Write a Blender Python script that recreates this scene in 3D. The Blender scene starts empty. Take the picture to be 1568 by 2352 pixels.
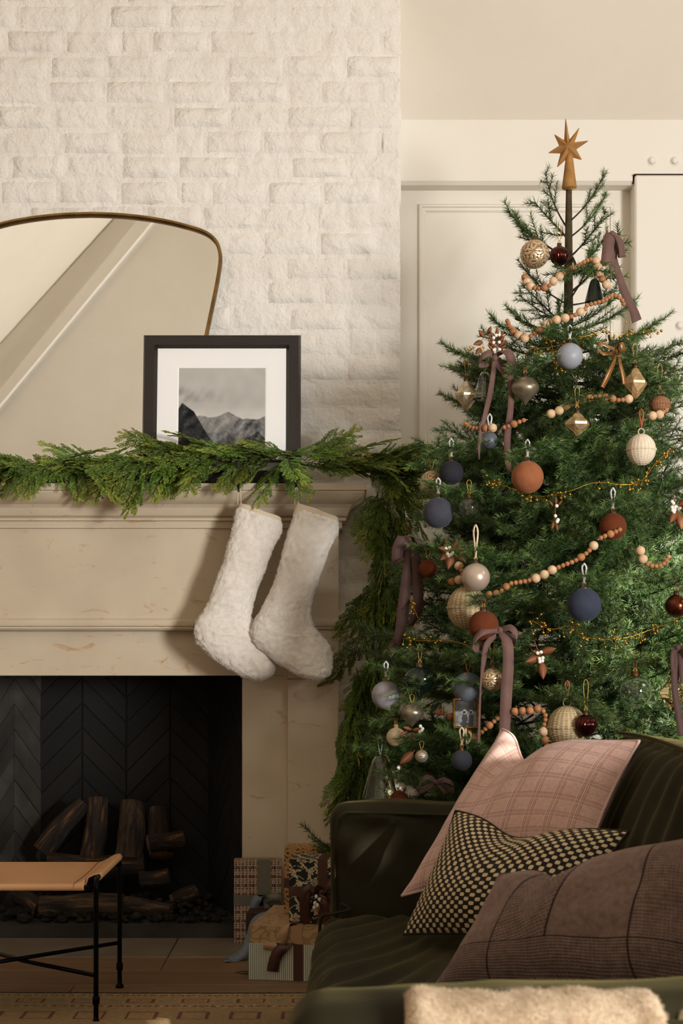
import bpy, math, random
from mathutils import Vector, Matrix, noise, Quaternion
random.seed(7)
S = bpy.context.scene
COL = S.collection
F = 3383.0; HX = 784.0; HY = 1488.0      # focal length and vanishing point, in pixels of the 1568 x 2352 frame

# ---------------------------------------------------------------- camera
cd = bpy.data.cameras.new('camera'); cam = bpy.data.objects.new('camera', cd); COL.objects.link(cam)
cam.location = (0, 0, 1.0); cam.rotation_euler = (math.pi/2, 0, 0)
cd.sensor_fit = 'VERTICAL'; cd.sensor_height = 36.0; cd.lens = 36.0*F/2352.0
cd.shift_y = (HY-1176.0)/2352.0
cd.clip_start = 0.05
cd.dof.use_dof = True; cd.dof.focus_distance = 4.55; cd.dof.aperture_fstop = 8.0
S.camera = cam
# ---------------------------------------------------------------- world, sun, window light, exposure
S.view_settings.view_transform = 'Standard'; S.view_settings.look = 'None'
S.view_settings.gamma = 1.0; S.view_settings.use_curve_mapping = False
S.view_settings.exposure = 0.0
S.cycles.use_denoising = True
S.cycles.max_bounces = 8; S.cycles.transparent_max_bounces = 12
S.cycles.sample_clamp_indirect = 4.0
W = bpy.data.worlds.new('world'); S.world = W; W.use_nodes = True
wn = W.node_tree; bg = wn.nodes['Background']
sky = wn.nodes.new('ShaderNodeTexSky'); sky.sky_type = 'HOSEK_WILKIE'; sky.turbidity = 4.0
sky.sun_direction = (0.75, 0.25, 0.6)
wn.links.new(sky.outputs[0], bg.inputs[0]); bg.inputs[1].default_value = 0.55

def area(name, loc, target, sx, sy, power, col):
    d = bpy.data.lights.new(name, 'AREA'); d.shape = 'RECTANGLE'; d.size = sx; d.size_y = sy
    d.energy = power; d.color = col
    o = bpy.data.objects.new(name, d); COL.objects.link(o); o.location = loc
    o.rotation_euler = (Vector(target)-Vector(loc)).to_track_quat('-Z', 'Z').to_euler()
    return o
# daylight through the tall window in the right wall (in front of the fireplace) and the one beside the tree
area('daylight_main_window', (3.50, -0.9, 1.45), (-0.4, 4.9, 1.8), 1.1, 1.3, 392, (1.0, 0.99, 0.972))
area('daylight_tree_window', (3.50, 2.9, 3.0), (0.9, 4.2, 1.0), 1.0, 0.9, 16, (0.97, 0.98, 1.0))
area('added_gable_fill', (3.45, -.9, 3.35), (-2.2, -1.9, 4.4), 1.6, 1.8, 46, (1.0, 0.99, 0.97)).data.spread = math.radians(75)  # added narrow fill lamp, brightens the rear gable seen in the mirror
sd = bpy.data.lights.new('sun', 'SUN'); sd.energy = 20.0; sd.angle = 0.012; sd.color = (1.0, 0.95, 0.85)
sun = bpy.data.objects.new('sun', sd); COL.objects.link(sun); sun.location = (5, 5, 5)
sun.rotation_euler = Vector((-0.68, 0.30, -0.62)).to_track_quat('-Z', 'Y').to_euler()

# ---------------------------------------------------------------- helpers
def lin(c):
    r = []
    for v in c[:3]:
        v = v/255.0
        r.append(v/12.92 if v <= 0.04045 else ((v+0.055)/1.055)**2.4)
    return (r[0], r[1], r[2], 1.0)
def PX(px, py, Y):
    return Vector(((px-HX)*Y/F, Y, 1.0-(py-HY)*Y/F))
def PZ(px, py, z):                        # point on the horizontal plane of height z
    Y = (1.0-z)*F/(py-HY); return Vector(((px-HX)*Y/F, Y, z))
def nz(p, s, seed=0):
    return noise.noise(Vector((p[0]*s+seed*7.3, p[1]*s-seed*3.1, p[2]*s+seed*1.7)))

class NT:
    def __init__(s, name):
        s.m = bpy.data.materials.new(name); s.m.use_nodes = True
        s.t = s.m.node_tree; s.n = s.t.nodes; s.l = s.t.links; s.b = s.n['Principled BSDF']
    def new(s, typ, **kw):
        x = s.n.new(typ)
        for k, v in kw.items(): setattr(x, k, v)
        return x
    def put(s, sock, v):
        if isinstance(v, bpy.types.NodeSocket): s.l.new(v, sock)
        else: sock.default_value = v
    def math(s, op, a, b=None, c=None):
        x = s.new('ShaderNodeMath', operation=op); s.put(x.inputs[0], a)
        if b is not None: s.put(x.inputs[1], b)
        if c is not None: s.put(x.inputs[2], c)
        return x.outputs[0]
    def coord(s, src):
        if src == 'pos': return s.new('ShaderNodeNewGeometry').outputs['Position']
        c = s.new('ShaderNodeTexCoord'); return c.outputs[{'obj': 'Object', 'uv': 'UV', 'gen': 'Generated'}[src]]
    def scaled(s, v, sc):
        x = s.new('ShaderNodeMapping'); s.l.new(v, x.inputs[0]); x.inputs['Scale'].default_value = sc; return x.outputs[0]
    def noise(s, v, scale, detail=4, rough=0.55, dist=0):
        x = s.new('ShaderNodeTexNoise'); s.l.new(v, x.inputs['Vector']); x.inputs['Scale'].default_value = scale
        x.inputs['Detail'].default_value = detail; x.inputs['Roughness'].default_value = rough; x.inputs['Distortion'].default_value = dist
        return x.outputs[0]
    def ramp(s, fac, stops, interp='LINEAR'):
        x = s.new('ShaderNodeValToRGB'); s.l.new(fac, x.inputs[0]); cr = x.color_ramp; cr.interpolation = interp
        while len(cr.elements) < len(stops): cr.elements.new(0.5)
        for e, (p, c) in zip(cr.elements, stops): e.position = p; e.color = c
        return x.outputs[0]
    def mix(s, fac, a, b, bt='MIX'):
        x = s.new('ShaderNodeMix', data_type='RGBA', blend_type=bt); s.put(x.inputs[0], fac); s.put(x.inputs[6], a); s.put(x.inputs[7], b); return x.outputs[2]
    def bump(s, h, strength=0.5, dist=0.002, normal=None):
        x = s.new('ShaderNodeBump'); s.put(x.inputs['Height'], h); x.inputs['Strength'].default_value = strength; x.inputs['Distance'].default_value = dist
        if normal is not None: s.l.new(normal, x.inputs['Normal'])
        s.l.new(x.outputs[0], s.b.inputs['Normal']); return x.outputs[0]
    def base(s, c): s.put(s.b.inputs['Base Color'], c)
    def set(s, **kw):
        for k, v in kw.items(): s.put(s.b.inputs[k], v)
        return s

MATS = {}
def M(name, rgb, rough=0.6, metal=0.0, rgb2=None, vs=8.0, vd=4, lo=0.35, hi=0.65, bump=0.0, bs=120.0, bd=0.002, bdet=4, sheen=0.0, src='obj', trans=0.0, ior=1.45, stretch=None, spec=0.5, coat=0.0, rnd=0.0, sheentint=None):
    if name in MATS: return MATS[name]
    t = NT(name); v = t.coord(src)
    if stretch: v = t.scaled(v, stretch)
    c = lin(rgb)
    if rgb2: c = t.ramp(t.noise(v, vs, vd), [(lo, lin(rgb)), (hi, lin(rgb2))])
    if rnd:
        oi = t.new('ShaderNodeObjectInfo'); hsv = t.new('ShaderNodeHueSaturation')
        t.put(hsv.inputs['Color'], c); t.put(hsv.inputs['Value'], t.math('MULTIPLY_ADD', oi.outputs['Random'], 2*rnd, 1-rnd)); c = hsv.outputs[0]
    t.base(c); t.set(**{'Roughness': rough, 'Metallic': metal, 'Transmission Weight': trans, 'IOR': ior, 'Specular IOR Level': spec})
    if sheen: t.set(**{'Sheen Weight': sheen, 'Sheen Roughness': 0.4, 'Sheen Tint': lin(sheentint or rgb2 or rgb)})
    if coat: t.set(**{'Coat Weight': coat, 'Coat Roughness': 0.1})
    if bump: t.bump(t.noise(v, bs, bdet), bump, bd)
    MATS[name] = t.m; return t.m

def catmull(pts, n):
    """n samples through the control points (tuples of any size)."""
    out = []; m = len(pts)-1
    for i in range(n):
        t = i/(n-1)*m; k = min(int(t), m-1); f = t-k
        p0 = pts[max(k-1, 0)]; p1 = pts[k]; p2 = pts[k+1]; p3 = pts[min(k+2, m)]
        out.append(tuple(0.5*((2*b)+(-a+c)*f+(2*a-5*b+4*c-d)*f*f+(-a+3*b-3*c+d)*f**3) for a, b, c, d in zip(p0, p1, p2, p3)))
    return out

class MB:
    """collects shapes into one mesh"""
    def __init__(s): s.v = []; s.f = []; s.uv = {}; s.col = None
    def add(s, v, f):
        o = len(s.v); s.v += [tuple(x) for x in v]; s.f += [tuple(i+o for i in q) for q in f]; return s
    def box(s, lo, hi, bev=0.0, rot=0.0, piv=None):
        lo = Vector(lo); hi = Vector(hi)
        if bev <= 0:
            v = [(x, y, z) for x in (lo.x, hi.x) for y in (lo.y, hi.y) for z in (lo.z, hi.z)]
            f = [(0, 1, 3, 2), (4, 6, 7, 5), (0, 4, 5, 1), (2, 3, 7, 6), (0, 2, 6, 4), (1, 5, 7, 3)]
        else:
            b = bev; v = []; f = []
            import itertools
            idx = {}
            for c in itertools.product((0, 1), repeat=3):
                p = Vector((hi.x if c[0] else lo.x, hi.y if c[1] else lo.y, hi.z if c[2] else lo.z))
                for a in range(3):
                    q = p.copy()
                    for k in range(3):
                        if k != a: q[k] += -b if c[k] else b
                    idx[(c, a)] = len(v); v.append(q)
            for a in range(3):
                k1, k2 = [k for k in range(3) if k != a]
                for e in (0, 1):
                    q = []
                    for (i, j) in ((0, 0), (1, 0), (1, 1), (0, 1)):
                        c = [0, 0, 0]; c[a] = e; c[k1] = i; c[k2] = j; q.append(idx[(tuple(c), a)])
                    f.append(tuple(q))
            for a in range(3):
                k1, k2 = [k for k in range(3) if k != a]
                for i in (0, 1):
                    for j in (0, 1):
                        c0 = [0, 0, 0]; c1 = [0, 0, 0]; c0[k1] = c1[k1] = i; c0[k2] = c1[k2] = j; c1[a] = 1
                        c0 = tuple(c0); c1 = tuple(c1)
                        f.append((idx[(c0, k1)], idx[(c1, k1)], idx[(c1, k2)], idx[(c0, k2)]))
            for c in itertools.product((0, 1), repeat=3): f.append((idx[(c, 0)], idx[(c, 1)], idx[(c, 2)]))
        if rot:
            piv = Vector(piv) if piv else (lo+hi)/2; R = Matrix.Rotation(rot, 3, 'Z'); v = [R @ (Vector(p)-piv)+piv for p in v]
        return s.add(v, f)
    def tube(s, pts, r, n=8, cap=True, flat=None):
        pts = [Vector(p) for p in pts]; m = len(pts); v = []; f = []
        t0 = (pts[1]-pts[0]).normalized(); up = Vector((0, 0, 1)) if abs(t0.z) < 0.9 else Vector((1, 0, 0))
        nrm = (up-t0*up.dot(t0)).normalized()
        for i, p in enumerate(pts):
            t = (pts[min(i+1, m-1)]-pts[max(i-1, 0)])
            if t.length < 1e-9: t = t0
            t.normalize(); nrm = (nrm-t*nrm.dot(t)); nrm = nrm.normalized() if nrm.length > 1e-6 else t.orthogonal().normalized()
            b = t.cross(nrm); rr = r[i] if isinstance(r, (list, tuple)) else r
            for k in range(n):
                a = 2*math.pi*k/n; v.append(p+nrm*(math.cos(a)*rr)+b*(math.sin(a)*rr))
        for i in range(m-1):
            for k in range(n): f.append((i*n+k, i*n+(k+1) % n, (i+1)*n+(k+1) % n, (i+1)*n+k))
        if cap: f.append(tuple(range(n-1, -1, -1))); f.append(tuple((m-1)*n+k for k in range(n)))
        return s.add(v, f)
    def strip(s, pts, wid, th=0.0012, wdir=None):
        """a ribbon with thickness along pts; wid scalar or list; wdir Vector or list of Vectors across the ribbon"""
        pts = [Vector(p) for p in pts]; m = len(pts); v = []; f = []
        for i, p in enumerate(pts):
            t = (pts[min(i+1, m-1)]-pts[max(i-1, 0)]).normalized()
            w = wdir[i] if isinstance(wdir, list) else (wdir or Vector((1, 0, 0)))
            w = (w-t*w.dot(t)); w = w.normalized() if w.length > 1e-5 else t.orthogonal().normalized()
            nn = t.cross(w)*(th/2); ww = w*((wid[i] if isinstance(wid, list) else wid)/2)
            v += [p-ww-nn, p+ww-nn, p+ww+nn, p-ww+nn]
        for i in range(m-1):
            for k in range(4): f.append((i*4+k, i*4+(k+1) % 4, i*4+4+(k+1) % 4, i*4+4+k))
        f += [(3, 2, 1, 0), tuple((m-1)*4+k for k in range(4))]
        return s.add(v, f)
    def lathe(s, prof, n=32, c=(0, 0, 0), mod=None):
        """prof: (r, z) from top to bottom"""
        v = []; f = []; m = len(prof); c = Vector(c)
        for i, (r, z) in enumerate(prof):
            for k in range(n):
                a = 2*math.pi*k/n; q = r*(mod(a, i/(m-1)) if mod else 1.0)
                v.append(c+Vector((q*math.cos(a), q*math.sin(a), z)))
        for i in range(m-1):
            for k in range(n): f.append((i*n+k, (i+1)*n+k, (i+1)*n+(k+1) % n, i*n+(k+1) % n))
        f.append(tuple(range(n))); f.append(tuple((m-1)*n+k for k in range(n-1, -1, -1)))
        return s.add(v, f)
    def sphere(s, c, r, n=20, m=12, sc=(1, 1, 1), fn=None):
        c = Vector(c); v = [c+Vector((0, 0, r*sc[2]))]; f = []
        for i in range(1, m):
            th = math.pi*i/m
            for k in range(n):
                a = 2*math.pi*k/n; d = Vector((math.sin(th)*math.cos(a), math.sin(th)*math.sin(a), math.cos(th)))
                q = r*(fn(d, a, th) if fn else 1.0); v.append(c+Vector((d.x*q*sc[0], d.y*q*sc[1], d.z*q*sc[2])))
        v.append(c-Vector((0, 0, r*sc[2])))
        for k in range(n): f.append((0, 1+k, 1+(k+1) % n))
        for i in range(m-2):
            for k in range(n): f.append((1+i*n+k, 1+(i+1)*n+k, 1+(i+1)*n+(k+1) % n, 1+i*n+(k+1) % n))
        o = 1+(m-2)*n; L = len(v)-1
        for k in range(n): f.append((o+k, L, o+(k+1) % n))
        return s.add(v, f)
    def grid(s, fn, nu, nv, wrapu=False):
        v = [fn(i/(nu-1) if not wrapu else i/nu, j/(nv-1)) for j in range(nv) for i in range(nu)]; f = []
        for j in range(nv-1):
            for i in range(nu if wrapu else nu-1): f.append((j*nu+i, j*nu+(i+1) % nu, (j+1)*nu+(i+1) % nu, (j+1)*nu+i))
        return s.add(v, f)
    def mesh(s, name, mat, smooth=True):
        me = bpy.data.meshes.new(name); me.from_pydata(s.v, [], s.f)
        if smooth: me.polygons.foreach_set('use_smooth', [True]*len(me.polygons))
        for x in (mat if isinstance(mat, (list, tuple)) else [mat]): me.materials.append(x)
        me.update(); return me
    def build(s, name, mat, parent=None, smooth=True, world=True, angle=None):
        me = s.mesh(name, mat, smooth)
        if smooth and angle is not None: me.set_sharp_from_angle(angle=math.radians(angle))
        o = bpy.data.objects.new(name, me); COL.objects.link(o)
        if parent is not None: attach(o, parent, world)
        return o
def attach(o, parent, world=True):
    o.parent = parent
    if world:
        off = Vector((0, 0, 0)); q = parent
        while q is not None: off += q.location; q = q.parent
        o.location = -off
def tag(o, label=None, cat=None, group=None, kind=None):
    if label: o['label'] = label
    if cat: o['category'] = cat
    if group: o['group'] = group
    if kind: o['kind'] = kind
    return o
def thing(name, loc, label, cat, group=None):
    o = bpy.data.objects.new(name, None); COL.objects.link(o); o.location = loc; o.empty_display_size = 0.05
    return tag(o, label, cat, group)
def struct(o): o['kind'] = 'structure'; return o
def colattr(me, cols):
    a = me.color_attributes.new('pattern', 'FLOAT_COLOR', 'POINT'); flat = []
    for c in cols: flat += [c[0], c[1], c[2], 1.0]
    a.data.foreach_set('color', flat)
def attr_mat(name, rough=0.8, bump=0.0, bs=300, bd=0.001, sheen=0, spec=0.3):
    t = NT(name); a = t.new('ShaderNodeAttribute', attribute_name='pattern'); t.base(a.outputs['Color']); t.set(**{'Roughness': rough, 'Sheen Weight': sheen, 'Specular IOR Level': spec})
    if bump: t.bump(t.noise(t.coord('obj'), bs, 3), bump, bd)
    return t.m
def uvs(o, fn):
    me = o.data; l = me.uv_layers.new(name='UVMap')
    for lp in me.loops: l.data[lp.index].uv = fn(lp.vertex_index)
def softbox(lo, hi, r, n=(16, 16, 16), bulge=(0, 0, 0), wr=0.0, ws=6.0, seed=0, fn=None):
    lo = Vector(lo); hi = Vector(hi); c = (lo+hi)/2; h = (hi-lo)/2; v = []; f = []; key = {}
    def vert(u):
        k = tuple(round(x, 5) for x in u)
        if k in key: return key[k]
        p = Vector((u[0]*h.x, u[1]*h.y, u[2]*h.z))
        q = Vector([max(-h[i]+r, min(h[i]-r, p[i])) for i in range(3)]); d = p-q
        if d.length > 1e-9: p = q+d.normalized()*min(r, max(d.length, r))
        for i in range(3):
            j, k2 = [x for x in range(3) if x != i]
            p[i] += bulge[i]*u[i]*(1-u[j]**2)*(1-u[k2]**2)
        if wr:
            d = Vector([u[i] for i in range(3)]).normalized(); p += d*(wr*nz(p+c, ws, seed)+0.5*wr*nz(p+c, ws*2.3, seed+3))
        p = p+c
        if fn: p = fn(p, u)
        key[k] = len(v); v.append(p); return key[k]
    for a in range(3):
        j, k2 = [x for x in range(3) if x != a]
        for e in (-1, 1):
            for s_ in range(n[j]):
                for t_ in range(n[k2]):
                    q = []
                    for (ds, dt) in ((0, 0), (1, 0), (1, 1), (0, 1)):
                        u = [0, 0, 0]; u[a] = e; u[j] = -1+2*(s_+ds)/n[j]; u[k2] = -1+2*(t_+dt)/n[k2]; q.append(vert(u))
                    flip = (e == 1) == (a == 1)
                    f.append(tuple(q[::-1]) if flip else tuple(q))
    return MB().add(v, f)
# ================================================================ THE ROOM
YB = 5.16          # face of the painted chimney brickwork
YA = 5.52          # panelled alcove wall
def paint(name, rgb, rgb2, coarse, fine, cd_, fd):
    t = NT(name); v = t.coord('pos')
    t.base(t.ramp(t.noise(v, 5, 5), [(0.35, lin(rgb)), (0.65, lin(rgb2))]))
    t.set(Roughness=0.62, **{'Specular IOR Level': 0.3})
    n1 = t.noise(v, coarse, 4, 0.55, 0.15); n2 = t.noise(v, fine, 3, 0.6)
    a = t.bump(n1, 0.62, cd_); t.bump(n2, 0.4, fd, a); return t.m
m_brick = paint('painted_brick', (231, 226, 217), (224, 218, 208), 19, 85, 0.024, 0.006)
m_wall = M('wall_paint', (230, 224, 211), 0.6, rgb2=(227, 220, 206), vs=3, src='pos', bump=0.06, bs=60, bd=0.002)
m_ceil = M('ceiling_paint', (226, 217, 202), 0.7, rgb2=(222, 212, 196), vs=2, src='pos')
m_wood_paint = M('painted_timber', (230, 224, 212), 0.6, rgb2=(228, 221, 208), vs=2, src='pos', bump=0.03, bs=12, bd=0.002)

xe_ = (920-HX)*YB/F-0.004; y_ = YB+0.003
w = struct(MB().box((-2.2, y_, 1.2), (xe_, 5.95, 6.2)).box((-2.2, y_, 0), (-1.55, 5.95, 1.2)).box((-.15, y_, 0), (xe_, 5.95, 1.2)).box((-1.56, 5.72, 0), (-.14, 5.95, 1.2)).build('wall_chimney', m_brick, smooth=False))
def brick_mesh(k):
    """pillow-like hand made brick, 1 x 1 in X and Z, outward = -Y"""
    rnd = random.Random(100+k); nx, nzv = 9, 5; v = []; f = []
    for j in range(nzv):
        for i in range(nx):
            u = i/(nx-1); t = j/(nzv-1); eu = min(u, 1-u)*2; et = min(t, 1-t)*2
            uu = {0: -.006, 1: 0.045, 7: 0.955, 8: 1.006}.get(i, (i-1)/6*0.90+0.05) ; tt = {0: -.01, 1: 0.11, 3: 0.90, 4: 1.01}.get(j, 0.5)
            edge = i in (0, nx-1) or j in (0, nzv-1)
            d = -0.003 if edge else 0.0062+0.0036*noise.noise(Vector((uu*5+k*3.7, tt*2.5, k*1.3)))
            if not edge and (i in (1, nx-2) or j in (1, nzv-2)): d *= rnd.uniform(0.6, 1.0)
            v.append((uu+rnd.uniform(-.010, .010), -d, tt+rnd.uniform(-.035, .035)))
    for j in range(nzv-1):
        for i in range(nx-1): f.append((j*nx+i, j*nx+i+1, (j+1)*nx+i+1, (j+1)*nx+i))
    return MB().add(v, f).mesh('brick', m_brick)
BR = [brick_mesh(k) for k in range(16)]
XE = (920-HX)*YB/F
def lay_brick(x0, x1, z0, z1, k):
    o = bpy.data.objects.new('brick', BR[k % 16]); COL.objects.link(o); o.parent = w
    o.location = (x0, YB+0.003, z0); o.scale = (x1-x0, random.uniform(0.35, 1.1)*min(1, (x1-x0)/.16), z1-z0)
    o.rotation_euler = (0, random.uniform(-.008, .008), 0)
k = 0
for row in range(-1, 38):
    yt = 9+57.8*row
    z1 = 1-(yt+3-HY)*YB/F; z0 = 1-(yt+54.5-HY)*YB/F
    if z0 < 0.02: break
    j = (797 if row % 2 == 0 else 737+135)+random.uniform(-5, 5)
    edges = [920+random.uniform(-2.5, 1.5), j]
    while j > -40: j -= 135*random.uniform(0.93, 1.07) if random.random() > 0.12 else 70; edges.append(j)
    for a, b in zip(edges[1:], edges[:-1]):
        if yt > 1120 and b < 775: break
        x0 = (a+4-HX)*YB/F; x1 = (b-4-HX)*YB/F
        lay_brick(x0, x1 if b < 905 else (b-HX)*YB/F, z0+random.uniform(-.003, .003), z1+random.uniform(-.003, .003), random.randrange(16)); k += 1

# alcove wall with its raised picture moulding
struct(MB().box((XE-0.05, YA, 0), (3.75, YA+0.1, 3.05)).build('wall_back', m_wall, smooth=False))
def mould(x0, x1, z0, z1, y, wid, pr, sides='LRTB'):
    b = MB(); prof = [(0, 0), (0, 0.5*pr), (0.16*wid, pr), (0.4*wid, pr), (0.5*wid, 0.55*pr), (0.8*wid, 0.55*pr), (wid, 0.12*pr), (wid, 0)]
    path = [(x0, z0), (x1, z0), (x1, z1), (x0, z1)]; ins = [(1, 1), (-1, 1), (-1, -1), (1, -1)]; n = len(prof); v = []; f = []
    for (px, pz), (ix, iz) in zip(path, ins):
        for d, h in prof: v.append((px+ix*d, y-h, pz+iz*d))
    for i in range(4):
        for q in range(n-1): f.append((i*n+q, ((i+1) % 4)*n+q, ((i+1) % 4)*n+q+1, i*n+q+1))
    return b.add(v, f)
pa = PX(960, 470, YA); 
struct(mould(pa.x, PX(1408, 470, YA).x, 0.25, pa.z, YA, 0.030, 0.016).build('trim_1', m_wall, angle=25))
# header beam with a bevelled lower edge, flush post on the right
zt = PX(0, 275, 5.44).z; zb = PX(0, 415, 5.44).z; zb2 = PX(0, 438, YA).z
b = MB(); x0 = XE-0.02; x1 = 3.75
v = [(x, y, z) for x in (x0, x1) for (y, z) in ((YA+.02, zt+.02), (5.44, zt+.02), (5.44, zb), (5.455, zb-.012), (YA-.012, zb2), (YA+.02, zb2))]
f = [(i, i+1, i+7, i+6) for i in range(5)]+[(0, 1, 2, 3, 4, 5), (11, 10, 9, 8, 7, 6)]
struct(b.add(v, f).build('trim_2', m_wood_paint, smooth=False))
xp0 = PX(1458, 0, 5.425).x
struct(MB().box((xp0, 5.425, 0), (3.75, YA+.02, PX(0, 401, 5.425).z), 0.006).build('trim_3', m_wood_paint, smooth=False))
m_gap = M('dark_joint', (58, 46, 34), 0.9)
struct(MB().add([PX(1455, 402, 5.4245), PX(1568, 402, 5.4245), PX(1568, 399.6, 5.4245), PX(1455, 399.6, 5.4245)], [(0, 1, 2, 3)]).box((xp0-.001, 5.43, PX(0, 401, 5.43).z-.002), (3.7, 5.45, PX(0, 399, 5.43).z)).box((xp0-.006, 5.44, zb2+.003), (xp0+.002, YA, PX(0, 400, 5.43).z)).build('trim_4', m_gap, smooth=False))
def bolt(px, py, Y, where):
    t = thing('bolt', PX(px, py, Y), 'round white painted bolt head '+where, 'bolt', 'painted bolts on the beam and post')
    MB().lathe([(0.006, 0.012), (0.011, 0.010), (0.0135, 0.004), (0.014, -0.001)], 16).build('bolt_head', m_wood_paint, t, world=False).rotation_euler = (math.pi/2, 0, 0)
    MB().lathe([(0.0165, 0.002), (0.019, 0.0), (0.019, -0.002)], 16).build('washer', m_wood_paint, t, world=False).rotation_euler = (math.pi/2, 0, 0)
bolt(1497, 370, 5.44, 'on the beam, left one of the pair above the post')
bolt(1549, 370, 5.44, 'on the beam, right one of the pair above the post')
bolt(1561, 748, 5.425, 'on the post, upper one beside the tree')
bolt(1561, 905, 5.425, 'on the post, lower one beside the gold faceted ornaments')
# vaulted ceiling, floor, far walls
sl = math.tan(math.radians(52)); yk = 5.44; zk = zt+0.0; zc = 4.9; yc = yk-(zc-zk)/sl
b = MB(); v = []
zc = 6.2; yc = yk-(zc-zk)/sl
for x in (XE-0.03, 3.8): v += [(x, yk+.05, zk-.05*sl+.06), (x, yk, zk), (x, yc, zc), (x, yc, zc+.1), (x, yk+.05, zk+.12)]
b.add(v, [(1, 2, 7, 6), (0, 1, 6, 5), (2, 3, 8, 7), (3, 4, 9, 8), (0, 5, 9, 4), (0, 4, 3, 2, 1), (5, 6, 7, 8, 9)])
b.box((-4.3, -2.1, zc), (3.8, yc+.02, zc+.1)); b.box((-4.3, yc-.02, zc), (XE-.03, 5.98, zc+.1))
def slopex(z): return -2.89+(z-4.545)/1.19
v = [(slopex(z)+d, y, z) for y in (-2.05, 5.98) for z, d in ((3.1, 0), (6.25, 0), (6.25, -.1), (3.1, -.1))]; b.add(v, [(0, 1, 5, 4), (1, 2, 6, 5), (2, 3, 7, 6), (3, 0, 4, 7), (3, 2, 1, 0), (4, 5, 6, 7)])
v = [(x, y, z) for x in (XE-.08, XE-.03) for y, z in ((yk+.6, zk-.1), (yk+.05, zk-.06), (yc-.05, zc+.02), (yk+.6, zc+.02))]
b.add(v, [(0, 1, 2, 3), (7, 6, 5, 4), (0, 4, 5, 1), (1, 5, 6, 2), (2, 6, 7, 3), (3, 7, 4, 0)])
struct(b.build('ceiling', m_ceil, smooth=False))
m_side = M('dimmed_side_wall_paint', (150, 140, 124), .8, src='pos')  # unseen walls toned darker to lessen bounced light in the room
struct(MB().box((-4.3, -2.1, 0), (-4.1, 5.98, 3.4)).build('wall_left', m_side, smooth=False))
struct(MB().box((-4.2, 5.9, 0), (-2.2, 6.0, 6.2)).build('wall_recess', m_side, smooth=False))
struct(MB().box((-4.2, -2.1, 0), (3.8, -2.0, 6.2)).build('wall_front', m_wall, smooth=False))
b = MB()
WN = (('window_1', (-1.55, -.25, .75, 2.2)), ('window_2', (2.72, 3.70, 2.5, 3.90)), ('gable_fill_opening', (-1.8, -.1, 2.5, 4.2)), ('sun_patch_opening', (2.02, 2.22, 3.62, 3.86)))  # last two openings are added: gable fill, then the cushion's sun patch
ys = sorted({-2.1, 5.6} | {q for _, h_ in WN for q in h_[:2]}); zs = sorted({0, 6.2} | {q for _, h_ in WN for q in h_[2:]})
for y0, y1 in zip(ys[:-1], ys[1:]):
    for z0, z1 in zip(zs[:-1], zs[1:]):
        if not any(h_[0] <= (y0+y1)/2 <= h_[1] and h_[2] <= (z0+z1)/2 <= h_[3] for _, h_ in WN): b.box((3.62, y0, z0), (3.75, y1, z1))
struct(b.build('wall_right', m_side, smooth=False))
for nm, (y0, y1, z0, z1) in WN:
    b = MB(); q = 0.03
    b.box((3.60, y0, z0), (3.7, y0+q, z1)).box((3.60, y1-q, z0), (3.7, y1, z1)).box((3.60, y0, z0), (3.7, y1, z0+q)).box((3.60, y0, z1-q), (3.7, y1, z1)).box((3.63, (y0+y1)/2-.015, z0), (3.66, (y0+y1)/2+.015, z1))
    struct(b.build(nm, m_wood_paint, smooth=False))
# rake boards of the far gable, which the mirror shows
def rake(name, pts, y0, y1, mat):
    v = [(x, y0, z) for x, z in pts]+[(x, y1, z) for x, z in pts]
    struct(MB().add(v, [(0, 1, 2, 3), (7, 6, 5, 4), (0, 4, 5, 1), (1, 5, 6, 2), (2, 6, 7, 3), (3, 7, 4, 0)]).build(name, mat, smooth=False))
rake('trim_5', [(-3.60, 3.70), (-3.19, 3.57), (-1.17, 6.19), (-1.50, 6.19)], -1.93, -2.02, m_wood_paint)
rake('trim_6', [(-3.34, 3.50), (-3.19, 3.57), (-1.17, 6.19), (-1.32, 6.19)], -1.88, -2.02, m_wood_paint)

# floor boards run along X, stone hearth in front of the firebox
m_floor = M('oak_floor', (112, 86, 62), 0.5, rgb2=(130, 101, 74), vs=3, vd=6, stretch=(0.8, 9, 3), src='pos', bump=0.1, bs=14, bd=0.002, rnd=0.10)
fl = struct(MB().box((-4.3, -2.1, -0.1), (3.75, 5.98, -0.012)).build('floor', m_floor, smooth=False))
y = 4.752; r = 0
while y > 3.0:
    xs = [-1.75, -1.75+random.uniform(.5, 1.3), 0.1+random.uniform(-.5, .5), 1.4]
    xs = sorted(xs)
    for a, c in zip(xs[:-1], xs[1:]):
        MB().box((a+.0012, y-.1885, -0.012), (c-.0012, y-.0015, 0.0), 0.0012).build('plank', m_floor, fl, smooth=False)
    y -= 0.19
MB().box((-4.3, -2.1, -0.012), (3.75, y, 0)).build('subfloor', m_floor, fl, smooth=False)
MB().box((0.2, 4.752, -0.012), (3.75, 5.6, 0)).build('subfloor', m_floor, fl, smooth=False)
m_hearth = M('hearth_stone', (126, 114, 97), 0.55, rgb2=(112, 99, 83), vs=6, vd=6, src='pos', bump=0.08, bs=40, rnd=0.06)
h = thing('hearth', (-.85, 4.9, 0), 'flat beige stone hearth slabs set in the floor before the firebox', 'hearth')
for a, c in ((-1.9, -1.24), (-1.24, -0.56), (-0.56, 0.2)):
    MB().box((a+.0015, 4.752, -0.012), (c-.0015, 5.16, 0.003), 0.002).build('slab', m_hearth, h, smooth=False)
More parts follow.
